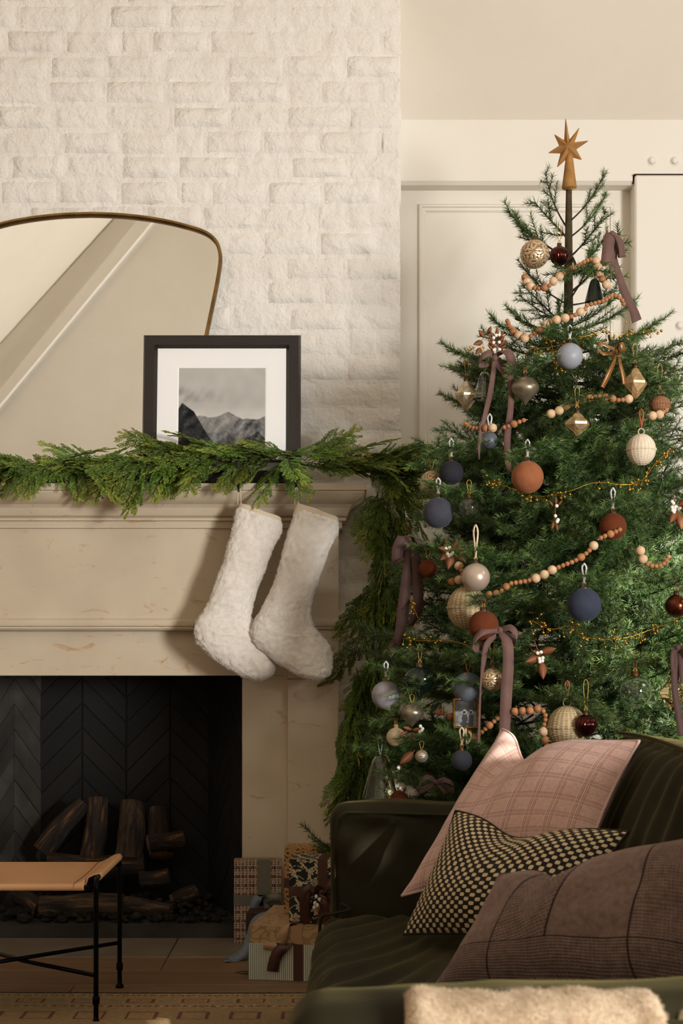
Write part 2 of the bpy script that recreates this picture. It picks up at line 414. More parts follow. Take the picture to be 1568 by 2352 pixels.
# ================================================================ FIREPLACE
def stone_mat():
    t = NT('limestone'); v = t.coord('pos')
    c = t.ramp(t.noise(v, 3, 6), [(0.35, lin((204, 188, 163))), (0.65, lin((192, 175, 151)))])
    st = t.noise(t.scaled(v, (1, 1, 2.6)), 8, 7, 0.65, 1.2)
    c = t.mix(t.ramp(st, [(0.60, (0, 0, 0, 1)), (0.72, (1, 1, 1, 1))]), c, lin((178, 140, 98)))
    sp = t.noise(t.scaled(v, (1, 1, 1.8)), 55, 2); c = t.mix(t.ramp(sp, [(0.74, (0, 0, 0, 1)), (0.78, (1, 1, 1, 1))]), c, lin((120, 98, 70)))
    t.base(c); t.set(Roughness=0.55); t.bump(t.noise(v, 90, 4), 0.08, 0.002); return t.m
m_stone = stone_mat()
YF = 5.02                        # face of the frieze
XR = PX(777, 0, YF).x; XC = -0.85; XL = 2*XC-XR
fp = thing('fireplace', (XC, 5.1, 0), 'pale limestone fireplace surround with moulded mantel and dark firebox', 'fireplace')
def zf(py, Y=YF): return 1-(py-HY)*Y/F
ZM = 1-(1110-HY)*4.925/F
# mantel shelf and crown: (outward offset, z) swept round the right return
prof = [(0.0, ZM), (0.095, ZM), (0.095, zf(1125, 4.925)), (0.087, zf(1126.5, 4.93)), (0.088, zf(1131, 4.93)), (0.082, zf(1138, 4.93)), (0.073, zf(1146, 4.94)), (0.060, zf(1152, 4.95)), (0.047, zf(1158, 4.97)), (0.038, zf(1166, 4.98)), (0.034, zf(1176, 4.985)), (0.028, zf(1184, 4.99)), (0.018, zf(1189, 5.0)), (0.026, zf(1190, 5.0)), (0.026, zf(1196, 5.0)), (0.012, zf(1197, 5.0)), (0.012, zf(1213, 5.01)), (0.0, zf(1214, 5.01))]
def sweep(prof, name, ang=22):
    b = MB(); v = []; f = []; n = len(prof)
    for (sx, yy) in ((XL, YB), (XL, None), (XR, None), (XR, YB)):
        s = -1 if sx == XL else 1
        for d, z in prof: v.append((sx+s*d, (YF-d) if yy is None else yy, z))
    for i in range(3):
        for q in range(n-1): f.append((i*n+q, i*n+q+1, (i+1)*n+q+1, (i+1)*n+q))
    f.append((0, n, 2*n, 3*n))
    return b.add(v, f).build(name, m_stone, fp, angle=ang)
sweep(prof, 'mantel_shelf')
MB().box((XL, YF, zf(1424)), (XR, YB, zf(1213))).build('frieze', m_stone, fp, smooth=False)
sweep([(0.0, zf(1421)), (0.012, zf(1422)), (0.016, zf(1425)), (0.018, zf(1432)), (0.015, zf(1438)), (0.008, zf(1440)), (0.008, zf(1443)), (0.011, zf(1444)), (0.004, zf(1448)), (0.0, zf(1448))], 'lower_moulding', 30)
XI = PX(556, 0, 5.06).x; XI2 = 2*XC-XI; XO = PX(660, 0, YF).x; XO2 = 2*XC-XO
MB().box((XO2, 5.055, zf(1552, 5.06)), (XO, YB, zf(1446)), .002).build('lintel', m_stone, fp, smooth=False)
for a, c in ((XO, XR), (XL, XO2)):
    MB().box((a, YF, zf(1559.5)), (c, YB, zf(1447)), .0025).build('corner_block', m_stone, fp, smooth=False)
    MB().box((a, YF, 0), (c, YB, zf(1560)), .0025).build('pilaster', m_stone, fp, smooth=False)
for a, c in ((XI, XO), (XO2, XI2)):
    MB().box((a, 5.055, 0), (c, YB, zf(1552, 5.06)), .002).build('inner_jamb', m_stone, fp, smooth=False)

# firebox: herringbone firebricks on two splayed sides and the back
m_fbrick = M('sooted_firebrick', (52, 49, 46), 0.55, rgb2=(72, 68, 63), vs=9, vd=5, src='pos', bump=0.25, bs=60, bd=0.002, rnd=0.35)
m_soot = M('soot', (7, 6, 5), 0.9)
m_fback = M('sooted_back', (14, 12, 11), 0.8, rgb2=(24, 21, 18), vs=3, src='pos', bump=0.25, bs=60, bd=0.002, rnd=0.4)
ZO = zf(1552, 5.06); FB = 5.56; xb0 = PX(92, 0, FB).x; xb1 = PX(480, 0, FB).x; ZFB = 0.045
MB().box((XI2-.1, 5.06, 0), (XI+.1, FB+.1, ZFB)).build('firebox_floor', M('firebox_floor', (58, 54, 48), .8, rgb2=(40, 36, 32), src='pos'), fp, smooth=False)
MB().box((XI2-.12, YB-.02, ZO+.02), (XI+.12, FB+.1, ZO+.06)).build('firebox_top', m_soot, fp, smooth=False)
BW, BL = 0.066, 0.235
def brick_prism(poly3, nrm, d, mat, par):
    n = len(poly3); c = sum(poly3, Vector())/n; v = []; f = []
    for p in poly3: v.append(p)
    for p in poly3: v.append(c+(p-c)*0.975+nrm*d)
    for i in range(n): f.append((i, (i+1) % n, n+(i+1) % n, n+i))
    f.append(tuple(range(n, 2*n)))
    MB().add(v, f).build('firebrick', mat, par, smooth=False)
def clip(poly, a, b, c):                  # keep a*x+b*y+c >= 0
    out = []
    for i in range(len(poly)):
        p, q = poly[i], poly[(i+1) % len(poly)]; dp = a*p[0]+b*p[1]+c; dq = a*q[0]+b*q[1]+c
        if dp >= 0: out.append(p)
        if dp*dq < 0: t = dp/(dp-dq); out.append((p[0]+(q[0]-p[0])*t, p[1]+(q[1]-p[1])*t))
    return out
def firewall(name, A, B, z0, z1, mat, backing):
    """wall from A to B (xy); its bricks stand proud towards the left of A->B"""
    A = Vector((A[0], A[1], 0)); B = Vector((B[0], B[1], 0)); L = (B-A).length; t = (B-A)/L; nrm = Vector((-t.y, t.x, 0))
    v = [A+Vector((0, 0, z0)), B+Vector((0, 0, z0)), B+Vector((0, 0, z1)), A+Vector((0, 0, z1))]; v += [p-nrm*.04 for p in v]
    wl = MB().add(v, [(0, 1, 2, 3), (7, 6, 5, 4), (0, 4, 5, 1), (1, 5, 6, 2), (2, 6, 7, 3), (3, 7, 4, 0)]).build(name, backing, fp, smooth=False)
    q = BL/2+0.0; rt = math.sqrt(.5)
    # vertical chevron columns: bricks at +-45 degrees stacked
    cw = BL*rt; st = BW/rt; col = 0; x = -0.02
    while x < L:
        s = 1 if col % 2 == 0 else -1; zz = z0-cw
        while zz < z1+cw:
            a0 = zz if s > 0 else zz+cw; a1 = zz+cw if s > 0 else zz
            g = 0.0018; poly = [(x+g, a0+g), (x+cw-g, a1+g), (x+cw-g, a1+st-g), (x+g, a0+st-g)]
            for (ca, cb, cc) in ((1, 0, 0), (-1, 0, L), (0, 1, -z0), (0, -1, z1)):
                if poly: poly = clip(poly, ca, cb, cc)
            if len(poly) >= 3 and abs(sum(poly[i][0]*poly[(i+1) % len(poly)][1]-poly[(i+1) % len(poly)][0]*poly[i][1] for i in range(len(poly)))) > 4e-4:
                brick_prism([A+t*px_+Vector((0, 0, pz_))+nrm*.0 for px_, pz_ in poly], nrm, random.uniform(.003, .006), mat, wl)
            zz += st
        x += cw; col += 1
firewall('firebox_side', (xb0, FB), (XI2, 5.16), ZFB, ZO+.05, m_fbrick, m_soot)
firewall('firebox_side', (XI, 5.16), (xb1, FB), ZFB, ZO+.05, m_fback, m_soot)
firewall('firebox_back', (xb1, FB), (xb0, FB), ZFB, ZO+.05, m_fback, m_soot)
# narrow stone reveals between surround and splay
for a in (XI, XI2):
    MB().box((min(a, a+math.copysign(.02, a-XC)), 5.06, 0), (max(a, a+math.copysign(.02, a-XC)), 5.17, ZO)).build('reveal', m_soot, fp, smooth=False)

# logs and embers
def logmat(name, c1, c2):
    t = NT(name); v = t.coord('obj'); s = t.scaled(v, (3, 1, 1)); n = t.noise(t.scaled(v, (0.8, 6, 6)), 9, 6, .65, .4)
    t.base(t.ramp(n, [(0.38, lin((16, 12, 9))), (0.55, lin(c1)), (0.7, lin(c2))])); t.set(Roughness=0.85); t.bump(n, 0.9, 0.012); return t.m
m_log = logmat('bark', (74, 56, 40), (112, 90, 66)); m_log2 = logmat('charred_log', (52, 36, 24), (130, 92, 56))
m_logend = M('cut_wood', (132, 96, 60), 0.8, rgb2=(92, 62, 38), vs=14, stretch=(.3, 1, 1))
def log(p0, p1, r0, r1, mat, label, seed):
    p0 = Vector(p0); p1 = Vector(p1); c = (p0+p1)/2; d = (p1-p0); L = d.length
    t = thing('log', c, label, 'log', 'logs in the firebox'); b = MB(); n = 22; m = 16; v = []; f = []
    for i in range(m):
        u = i/(m-1); r = (r0+(r1-r0)*u)
        for k in range(n):
            a = 2*math.pi*k/n; q = r*(1+.16*nz((math.cos(a)*1.2, math.sin(a)*1.2, u*1.6), 1.0, seed)+.10*nz((math.cos(a)*3, math.sin(a)*3, u*2), 1.3, seed+5)+.03*math.sin(a*9+3*u))
            v.append(((u-.5)*L, q*math.cos(a)+.18*r*math.sin(u*3+seed), q*math.sin(a)+.12*r*math.sin(u*4+seed*2)))
    for i in range(m-1):
        for k in range(n): f.append((i*n+k, i*n+(k+1) % n, (i+1)*n+(k+1) % n, (i+1)*n+k))
    q = d.normalized().to_track_quat('X', 'Z')
    o = MB().add(v, f).build('bark', mat, t, world=False); o.rotation_mode = 'QUATERNION'; o.rotation_quaternion = q
    for e, lst in ((0, list(range(n-1, -1, -1))), (1, [(m-1)*n+k for k in range(n)])):
        o = MB().add([v[i] for i in lst]+[(((-.5 if e == 0 else .5)*L+(-.004 if e == 0 else .004)), 0, 0)], [(i, (i+1) % n, n) for i in range(n)]).build('cut_end', m_logend, t, world=False, smooth=False)
        o.rotation_mode = 'QUATERNION'; o.rotation_quaternion = q
LG = [((98, 1958, 5.36), (190, 1842, 5.42), .040, .034, m_log2, 'curved charred log leaning at the left back of the firebox'),
      ((216, 1975, 5.36), (222, 1836, 5.44), .040, .036, m_log2, 'split log standing upright behind the stool, second from the left'),
      ((292, 1975, 5.36), (304, 1842, 5.44), .052, .044, m_log, 'broad grey log standing upright at the middle of the firebox'),
      ((366, 1965, 5.36), (364, 1858, 5.44), .046, .03, m_log2, 'blackened log standing upright at the right of the row'),
      ((340, 1940, 5.30), (420, 1925, 5.34), .03, .034, m_log2, 'short charred log lying against the upright log at right'),
      ((92, 2082, 5.20), (284, 2080, 5.20), .043, .041, m_log, 'thick bark covered log lying at front left on the embers'),
      ((286, 2082, 5.205), (392, 2090, 5.19), .034, .026, m_log, 'shorter bark log lying at front, right of the thick one'),
      ((44, 2052, 5.24), (86, 2088, 5.20), .033, .030, m_log2, 'log with pale cut end poking out at the far left front'),
      ((322, 2022, 5.33), (388, 2012, 5.33), .032, .030, m_log2, 'ash-speckled log stub lying behind the front logs'),
      ((396, 2070, 5.28), (450, 2050, 5.32), .028, .032, m_log2, 'small reddish log lying at the right end of the pile'),
      ((110, 1990, 5.33), (330, 1985, 5.36), .045, .042, m_log2, 'dark log lying across the middle of the pile under the upright ones')]
for i, (a, c, r0, r1, mt, lb) in enumerate(LG):
    log(PX(*a), PX(*c), r0, r1, mt, lb, i*1.7)
b = MB(); rnd = random.Random(5)
for i in range(520):
    x = rnd.uniform(XI2+.16, XI-.07); yy = rnd.uniform(5.105, 5.46); r = rnd.uniform(.006, .019)
    if yy > 5.2 and (x < -1.15+.02 or x > -.47): x = rnd.uniform(-1.1, -.5)
    b.sphere((x, yy, ZFB+r*.5+max(0, .05*math.sin((yy-5.08)*6))*rnd.random()), r, 6, 4, (1, 1, rnd.uniform(.5, .9)))
o = b.build('ember_bed', M('embers', (14, 12, 11), 0.9, rgb2=(60, 48, 36), vs=40, lo=.5, hi=.75, bump=.3, bs=200), smooth=False)
tag(o, 'bed of black ash and embers on the firebox floor', 'embers', kind='stuff')

# ================================================================ ON THE MANTEL
# mirror
m_mirror = NT('mirror_glass'); m_mirror.base((0.86, 0.86, 0.84, 1)); m_mirror.set(Roughness=0.0, Metallic=1.0); m_mirror = m_mirror.m
m_bronze = M('aged_brass', (150, 118, 70), 0.32, 1.0, rgb2=(112, 86, 50), vs=14, bump=.05, bs=80)
half = [(210, 496), (260, 497.5), (300, 500.5), (345, 506), (390, 514), (430, 524), (460, 533), (482, 544), (497, 559), (504, 575), (507, 595), (505, 620), (499, 655), (490, 700), (477, 762), (463, 830), (452, 900), (444, 970), (439, 1040), (436, 1090), (434, 1116)]
half = catmull(half, 60)
full = half+[(420-x, y) for x, y in half[::-1][:-1]]
if full[0] == full[-1]: full.pop()
zmt = 1-(496-HY)*5.145/F
def mirY(py): return (5.145-.0695*zmt+.0695)/(1+.0695*(py-HY)/F)
mt = thing('mirror', PX(210, 1116, 5.08), 'large arched brass framed mirror leaning on the white brick above the mantel', 'mirror')
pts = [PX(x, y, mirY(y)) for x, y in full]; n = len(pts); cen = sum(pts, Vector())/n
nrm = Vector((0, -1, .0695)).normalized()
b = MB(); v = []; f = []
ring = [(-.006, 0.0), (-.006, .024), (-.003, .028), (.003, .028), (.006, .024), (.007, 0.010), (.007, 0.0)]
for i, p in enumerate(pts):
    t = (pts[(i+1) % n]-pts[i-1]).normalized(); out = t.cross(nrm).normalized()
    if out.dot(p-cen) < 0: out = -out
    for d, h in ring: v.append(p-out*d+nrm*h)
m = len(ring)
for i in range(n):
    for q in range(m-1): f.append((i*m+q, ((i+1) % n)*m+q, ((i+1) % n)*m+q+1, i*m+q+1))
b.add(v, f).build('mirror_frame', m_bronze, mt, angle=50)
MB().add([p+nrm*.010 for p in pts], [tuple(range(n))]).build('mirror_glass', m_mirror, mt, smooth=False)
MB().add([p+nrm*.001 for p in pts], [tuple(range(n))]).build('backing', m_soot, mt, smooth=False)

# framed landscape print
m_dark = M('dark_wood_frame', (38, 28, 22), 0.45, rgb2=(27, 20, 16), vs=30, stretch=(1, 1, 8), bump=.15, bs=120)
YPF = 4.985
def fpx(px, py, off=0): 
    p = PX(px, py, YPF); top = PX(0, 762, YPF).z; p.y += (p.z-ZM)/(top-ZM)*.055-off; return p
pf = thing('picture_frame', PX(508, 1118, YPF), 'square dark wood frame with ink mountain landscape leaning against the mirror', 'picture frame')
zbot = HY-(ZM+.001-1)*F/YPF
ex = [(325, 762, 690, zbot), (330, 766, 685, zbot-4), (352, 788, 663, zbot-26), (355, 791, 660, zbot-29), (359, 795, 656, zbot-33)]; dep = [0.0, .024, .024, .018, .010]
rings = [[fpx(x0, y0, d), fpx(x1, y0, d), fpx(x1, y1, d), fpx(x0, y1, d)] for (x0, y0, x1, y1), d in zip(ex, dep)]
rings[0] = [p for p in rings[0]]
back = [Vector((p.x, p.y+.004, p.z)) for p in rings[0]]
for s in range(4):
    nm = ['frame_rail', 'frame_stile', 'frame_rail', 'frame_stile'][s]; v = []; 
    for R in [back]+rings: v += [R[s], R[(s+1) % 4]]
    MB().add(v, [(2*i, 2*i+1, 2*i+3, 2*i+2) for i in range(len(rings))]).build(nm, m_dark, pf, smooth=False)
MB().add(back, [(0, 1, 2, 3)]).build('backing', m_dark, pf, smooth=False)
m_mat = M('mat_board', (240, 238, 236), 0.8)
def frame_ring(o_, i_, d0, d1): 
    O = [fpx(o_[0], o_[1], d0), fpx(o_[2], o_[1], d0), fpx(o_[2], o_[3], d0), fpx(o_[0], o_[3], d0)]; I = [fpx(i_[0], i_[1], d1), fpx(i_[2], i_[1], d1), fpx(i_[2], i_[3], d1), fpx(i_[0], i_[3], d1)]
    return O+I, [(0, 1, 5, 4), (1, 2, 6, 5), (2, 3, 7, 6), (3, 0, 4, 7)]
MB().add(*frame_ring((355, 791, 660, zbot-29), (406, 838, 611, 1072), .010, .010)).build('mat_board', m_mat, pf, smooth=False)
MB().add(*frame_ring((406, 838, 611, 1072), (408.5, 841, 608, 1070), .010, .008)).build('mat_bevel', M('mat_bevel', (250, 248, 240), .8), pf, smooth=False)
nx, ny = 150, 172; v = []; cols = []
def ridge(u, base, amp, seed, pk=()):
    y = base+amp*noise.noise(Vector((u*3.1, seed, 0)))+amp*.5*noise.noise(Vector((u*8, seed, 2)))+amp*.2*noise.noise(Vector((u*22, seed, 4)))
    for c, h, wd in pk: y += h*max(0, 1-abs(u-c)/wd)
    return y
for j in range(ny):
    for i in range(nx):
        u = i/(nx-1); t = 1-j/(ny-1)*1.0       # t: 1 at the top of the sheet
        T = 1-j/(ny-1)*(1070-841)/200.0         # in widths below the top = 1-T
        dn = (j/(ny-1))*(1070-841)/200.0        # distance below the top in widths
        n1 = noise.noise(Vector((u*7, dn*7, 1))); n2 = noise.noise(Vector((u*34, dn*34, 5))); n3 = noise.noise(Vector((u*13+dn*9, dn*6-u*4, 8)))
        g = .62-.03*dn+.03*n1
        if .20 < dn < .43: g -= .10*max(0, n3+.25)*max(0, 1-u*1.3)*1.5*math.sin((dn-.2)/.23*math.pi)
        if dn > .45: g += .07*min(1, (dn-.45)*8)
        c = [g*1.02, g*1.0, g*.97]
        far = ridge(u, .66, .03, 2, ((.58, .08, .20), (.25, .05, .2)))
        if dn > 1.26-far: s = .44+.14*n3+.06*n2-.1*(dn-.6); w_ = min(1, (dn-1.26+far)*110); c = [a*(1-w_)+b_*w_ for a, b_ in zip(c, [s*1.02, s, s*.97])]
        mid = ridge(u, .50, .03, 9, ((1.0, .20, .42), (.70, .10, .2)))
        if dn > 1.26-mid: s = .36+.22*n3+.08*n2; w_ = min(1, (dn-1.26+mid)*110); c = [a*(1-w_)+b_*w_ for a, b_ in zip(c, [s*1.01, s, s*.99])]
        nearr = ridge(u, .34, .02, 14, ((.04, .44, .36), (.18, .14, .3)))
        if dn > 1.26-nearr and u < .6: s = .15+.16*n3+.07*n2+.03*n1; w_ = min(1, (dn-1.26+nearr)*110); c = [a*(1-w_)+b_*w_ for a, b_ in zip(c, [s, s, s])]
        low = ridge(u, .27, .02, 21, ((.92, .22, .3), (.75, .06, .3)))
        if dn > 1.26-low and u > .3: s = .19+.2*max(-.6, n3)+.09*n2; w_ = min(1, (dn-1.26+low)*110); c = [a*(1-w_)+b_*w_ for a, b_ in zip(c, [s, s, s])]
        c = [max(.02, q)**2.2*1.25 for q in c]; v.append(fpx(408.5+u*199.5, 841+j/(ny-1)*229, .0085)); cols.append(c)
b = MB(); b.add(v, [(j*nx+i, j*nx+i+1, (j+1)*nx+i+1, (j+1)*nx+i) for j in range(ny-1) for i in range(nx-1)])
o = b.build('print', attr_mat('ink_print', .85), pf, smooth=False); colattr(o.data, cols)

# ================================================================ STOCKINGS
def stocking(dx, Y, label, thick, seed):
    secs = [((679, 1166), (777, 1198)), ((668, 1196), (777, 1222)), ((652, 1258), (767, 1244)), ((641, 1302), (748, 1290)), ((622, 1352), (729, 1338)), ((602, 1398), (716, 1382)), ((583, 1427), (712, 1412)), ((576, 1456), (721, 1438)), ((590, 1484), (738, 1457)), ((630, 1519), (757, 1482)), ((675, 1547), (766, 1512)), ((712, 1561), (764, 1538)), ((736, 1563), (755, 1553))]
    flat = catmull([a+b_ for a, b_ in secs], 120); n = 84; v = []; f = []; m = len(flat)
    t = thing('stocking', PX(680+dx, 1150, Y), label, 'stocking', 'sherpa stockings on the mantel'); b = MB()
    top = PX(730, 1180, Y); 
    for i, (lx, ly, rx, ry) in enumerate(flat):
        L = PX(lx+dx, ly, Y); R = PX(rx+dx, ry, Y); mid = (L+R)/2; h = (R-L)/2; u = i/(m-1)
        T = thick*(.72+.28*math.sin(min(1, u*1.6)*math.pi/2))*(1 if u < .86 else math.sqrt(max(.02, 1-((u-.86)/.14)**2)))
        yo = -0.014*math.sin(u*math.pi)*1.0
        for k in range(n):
            a = 2*math.pi*k/n; ca, sa = math.cos(a), math.sin(a)
            ca = math.copysign(abs(ca)**.85, ca); sa = math.copysign(abs(sa)**.9, sa)
            p = mid+h*ca+Vector((0, -T*sa+yo, 0)); d = (h*ca+Vector((0, -T*sa, 0))).normalized()
            q = .0042*nz(p, 75, seed)+.0034*nz(p, 150, seed+2)+.006*nz(p, 14, seed+4)
            v.append(p+d*q)
    for i in range(m-1):
        for k in range(n): f.append((i*n+k, i*n+(k+1) % n, (i+1)*n+(k+1) % n, (i+1)*n+k))
    f.append(tuple(range(n-1, -1, -1))); f.append(tuple((m-1)*n+k for k in range(n)))
    ms = M('sherpa', (238, 231, 221), 0.95, rgb2=(228, 219, 207), vs=60, bump=0.55, bs=420, bd=0.004, sheen=0.3, src='pos', sheentint=(255, 250, 240))
    o = b.add(v, f).build('stocking_body', ms, t)
    # fleece fibres along the surface
    rnd = random.Random(seed); fb = MB(); fv = []; ff = []
    for q in range(16000):
        i = rnd.randrange(2, m-2); k = rnd.randrange(n); p = Vector(v[i*n+k]).lerp(Vector(v[(i+1)*n+k]), rnd.random()); lx, ly, rx, ry = flat[i]
        c = (PX(lx+dx, ly, Y)+PX(rx+dx, ry, Y))/2; d = (p-c).normalized()+Vector((rnd.uniform(-.9, .9), rnd.uniform(-.9, .9), rnd.uniform(-1, .7))); d.normalize()
        s = d.orthogonal().normalized()*.0006; L = rnd.uniform(.0016, .0036); e = len(fv); bend = Vector((rnd.uniform(-1, 1), rnd.uniform(-1, 1), rnd.uniform(-1, 1)))*.0013
        fv += [p-s, p+s, p+d*L*.6+s*.7+bend, p+d*L+bend*2]; ff += [(e, e+1, e+2), (e, e+2, e+3)]
    tag(MB().add(fv, ff).build('fleece', ms, t), kind='stuff')
    # canvas cuff and loop
    cs = catmull([((680, 1154), (777, 1189)), ((676, 1168), (778, 1202)), ((672, 1182), (778, 1214))] and [(680, 1154, 777, 1189), (676, 1168, 778, 1202), (671, 1184, 778, 1216)], 8); v = []; f = []; n = 40
    for (lx, ly, rx, ry) in cs:
        L = PX(lx+dx, ly, Y); R = PX(rx+dx, ry, Y); mid = (L+R)/2; h = (R-L)/2
        for k in range(n):
            a = 2*math.pi*k/n; v.append(mid+h*math.cos(a)*.99+Vector((0, -thick*.72*math.sin(a), .001*math.sin(a*5+seed))))
    for i in range(len(cs)-1):
        for k in range(n): f.append((i*n+k, i*n+(k+1) % n, (i+1)*n+(k+1) % n, (i+1)*n+k))
    o = MB().add(v, f).build('cuff', M('canvas', (213, 196, 170), .9, bump=.3, bs=500), t)
    sm = o.modifiers.new('thickness', 'SOLIDIFY'); sm.thickness = .003
    hk = PX(680+dx, 1122, Y-.010); c0 = PX(681+dx, 1160, Y)
    lp = catmull([tuple(c0+Vector((-.006, 0, 0))), tuple(hk+Vector((-.004, .002, -.01))), tuple(hk+Vector((0, .003, .003))), tuple(hk+Vector((.004, .002, -.01))), tuple(c0+Vector((.006, -.004, 0)))], 20)
    MB().tube(lp, .0013, 6).build('loop', M('cord', (226, 206, 176), .9), t)
stocking(-131, 4.893, 'cream sherpa stocking hanging at left, its toe partly behind the other', .038, 11)
stocking(0, 4.862, 'cream sherpa stocking hanging at right, overlapping the other one', .040, 12)
m_black = M('black_metal', (20, 19, 19), 0.38, 1.0, rgb2=(28, 27, 26))
m_blackp = M('black_paint', (22, 22, 24), 0.4)
def hanger(px, label, bx0, bx1):
    t = thing('stocking_holder', PX(px, 1108, 4.95), label, 'stocking holder', 'black stocking holders'); x = PX(px, 0, 4.92).x
    MB().box((PX(bx0, 0, 4.96).x, 4.962, ZM), (PX(bx1, 0, 4.96).x, 5.03, ZM+.028), .003).build('base', m_blackp, t, smooth=False)
    MB().box((x-.006, 4.885, ZM+.0015), (x+.006, 4.99, ZM+.007)).build('arm', m_blackp, t, smooth=False)
    zt_ = PX(0, 1060, 4.91).z; zl = PX(0, 1127, 4.9).z
    MB().box((x-.0055, 4.880, ZM-.004), (x+.0055, 4.886, zt_), .0015).build('plate', m_blackp, t, smooth=False)
    hook = catmull([(x, 4.883, ZM+.004), (x, 4.884, ZM-.012), (x, 4.883, zl+.004), (x, 4.876, zl-.004), (x, 4.864, zl+.001), (x, 4.857, zl+.012), (x, 4.853, zl+.02)] , 24)
    MB().tube(hook, .0036, 8).build('hook', m_blackp, t)
hanger(550, 'black metal stocking holder on the mantel above the left stocking', 514, 562)
hanger(681, 'black metal stocking holder on the mantel above the right stocking', 652, 716)
# ================================================================ STOOL
m_leather = M('tan_leather', (196, 148, 103), 0.5, rgb2=(186, 138, 94), vs=4, bump=.08, bs=260, bd=.001)
m_leather_in = M('leather_flesh_side', (120, 74, 44), 0.8)
XRs = -.653; XLs = -1.115; Y0 = 3.92; Y1 = 4.337; ZT = .385
st = thing('stool', ((XRs+XLs)/2, (Y0+Y1)/2, 0), 'low tan leather sling stool with black tubular steel legs before the fireplace', 'stool')
for x in (XRs, XLs):
    for yy in (Y0, Y1):
        s = 1 if yy == Y0 else -1; sx = -1 if x == XRs else 1
        pts = catmull([(x, yy, .052), (x, yy, .20), (x, yy, ZT-.045), (x, yy, ZT-.022), (x, yy+s*.012, ZT-.006), (x, yy+s*.035, ZT)], 26)
        lg = MB().tube(pts, .0068, 12).build('leg', m_black, st)
        MB().lathe([(.0068, .073), (.0098, .071), (.0098, .052), (.0068, .050), (.0068, .012), (.012, .006), (.0125, .0), ], 16, (x, yy, .0)).build('foot', m_black, lg)
    MB().tube([(x, Y0+.03, ZT), (x, Y1-.03, ZT)], .0068, 12).build('side_rail', m_black, st)
for yy in (Y0+.008, Y1-.008):
    MB().tube([(XLs+.004, yy, ZT-.0235), (XRs-.004, yy, ZT-.0235)], .0058, 12).build('cross_rail', m_black, st)
MB().tube([(XRs, Y1, .132), (XLs, Y0, .132)], .006, 12).build('cross_brace', m_black, st)
MB().tube([(XRs, Y0, .128), ((XRs+XLs)/2, (Y0+Y1)/2, .121), (XLs, Y1, .128)], .006, 12).build('cross_brace', m_black, st)
v = []; f = []; nu, nv = 90, 44
def sling(u, t):
    x = XLs+.0+(XRs-XLs)*u; e = min(x-XLs, XRs-x)          # distance to a side rail
    k = max(0, min(1, (e)/.062)); k = k*k*(3-2*k)
    z = ZT+.010-.024*k; R = .0092; zr = ZT-.0235
    if k > .5:                                              # wraps round the front and back rails
        ya, yb = Y0+.008, Y1-.008
        if t < .2: a = (1-t/.2)*3.6; return Vector((x, ya-R*math.sin(a), zr+R*math.cos(a)))
        if t > .8: a = (t-.8)/.2*3.6; return Vector((x, yb+R*math.sin(a), zr+R*math.cos(a)))
        q = (t-.2)/.6; return Vector((x, ya+(yb-ya)*q, z-.004*math.sin(math.pi*q)))
    return Vector((x, (Y0+.030)+(Y1-Y0-.036)*t, z-.004*math.sin(math.pi*t)*k))
pts = []
b = MB().grid(lambda u, t: sling(u, t), 140, 60)
o = b.build('sling_seat', [m_leather], st); sm = o.modifiers.new('thickness', 'SOLIDIFY'); sm.thickness = .0035; sm.offset = -1
for x, sx in ((XRs, 1), (XLs, -1)):                          # sleeve folded round each side rail
    v = []; f = []; n = 12; rows = 16
    for i in range(rows):
        yy = Y0+.032+(Y1-Y0-.042)*i/(rows-1)
        for k in range(n): a = 1.57-sx*4.4*k/(n-1); v.append((x+.0105*math.cos(a), yy, ZT+.0005+.0105*math.sin(a)))
    for i in range(rows-1):
        for k in range(n-1): f.append((i*n+k, i*n+k+1, (i+1)*n+k+1, (i+1)*n+k))
    o = MB().add(v, f).build('rail_sleeve', m_leather, st); sm = o.modifiers.new('thickness', 'SOLIDIFY'); sm.thickness = .003
    MB().tube([sling(1-.060/(XRs-XLs) if sx > 0 else .060/(XRs-XLs), i/20) + Vector((0, 0, .0012)) for i in range(2, 19)], .0008, 6).build('seam', m_leather_in, st)

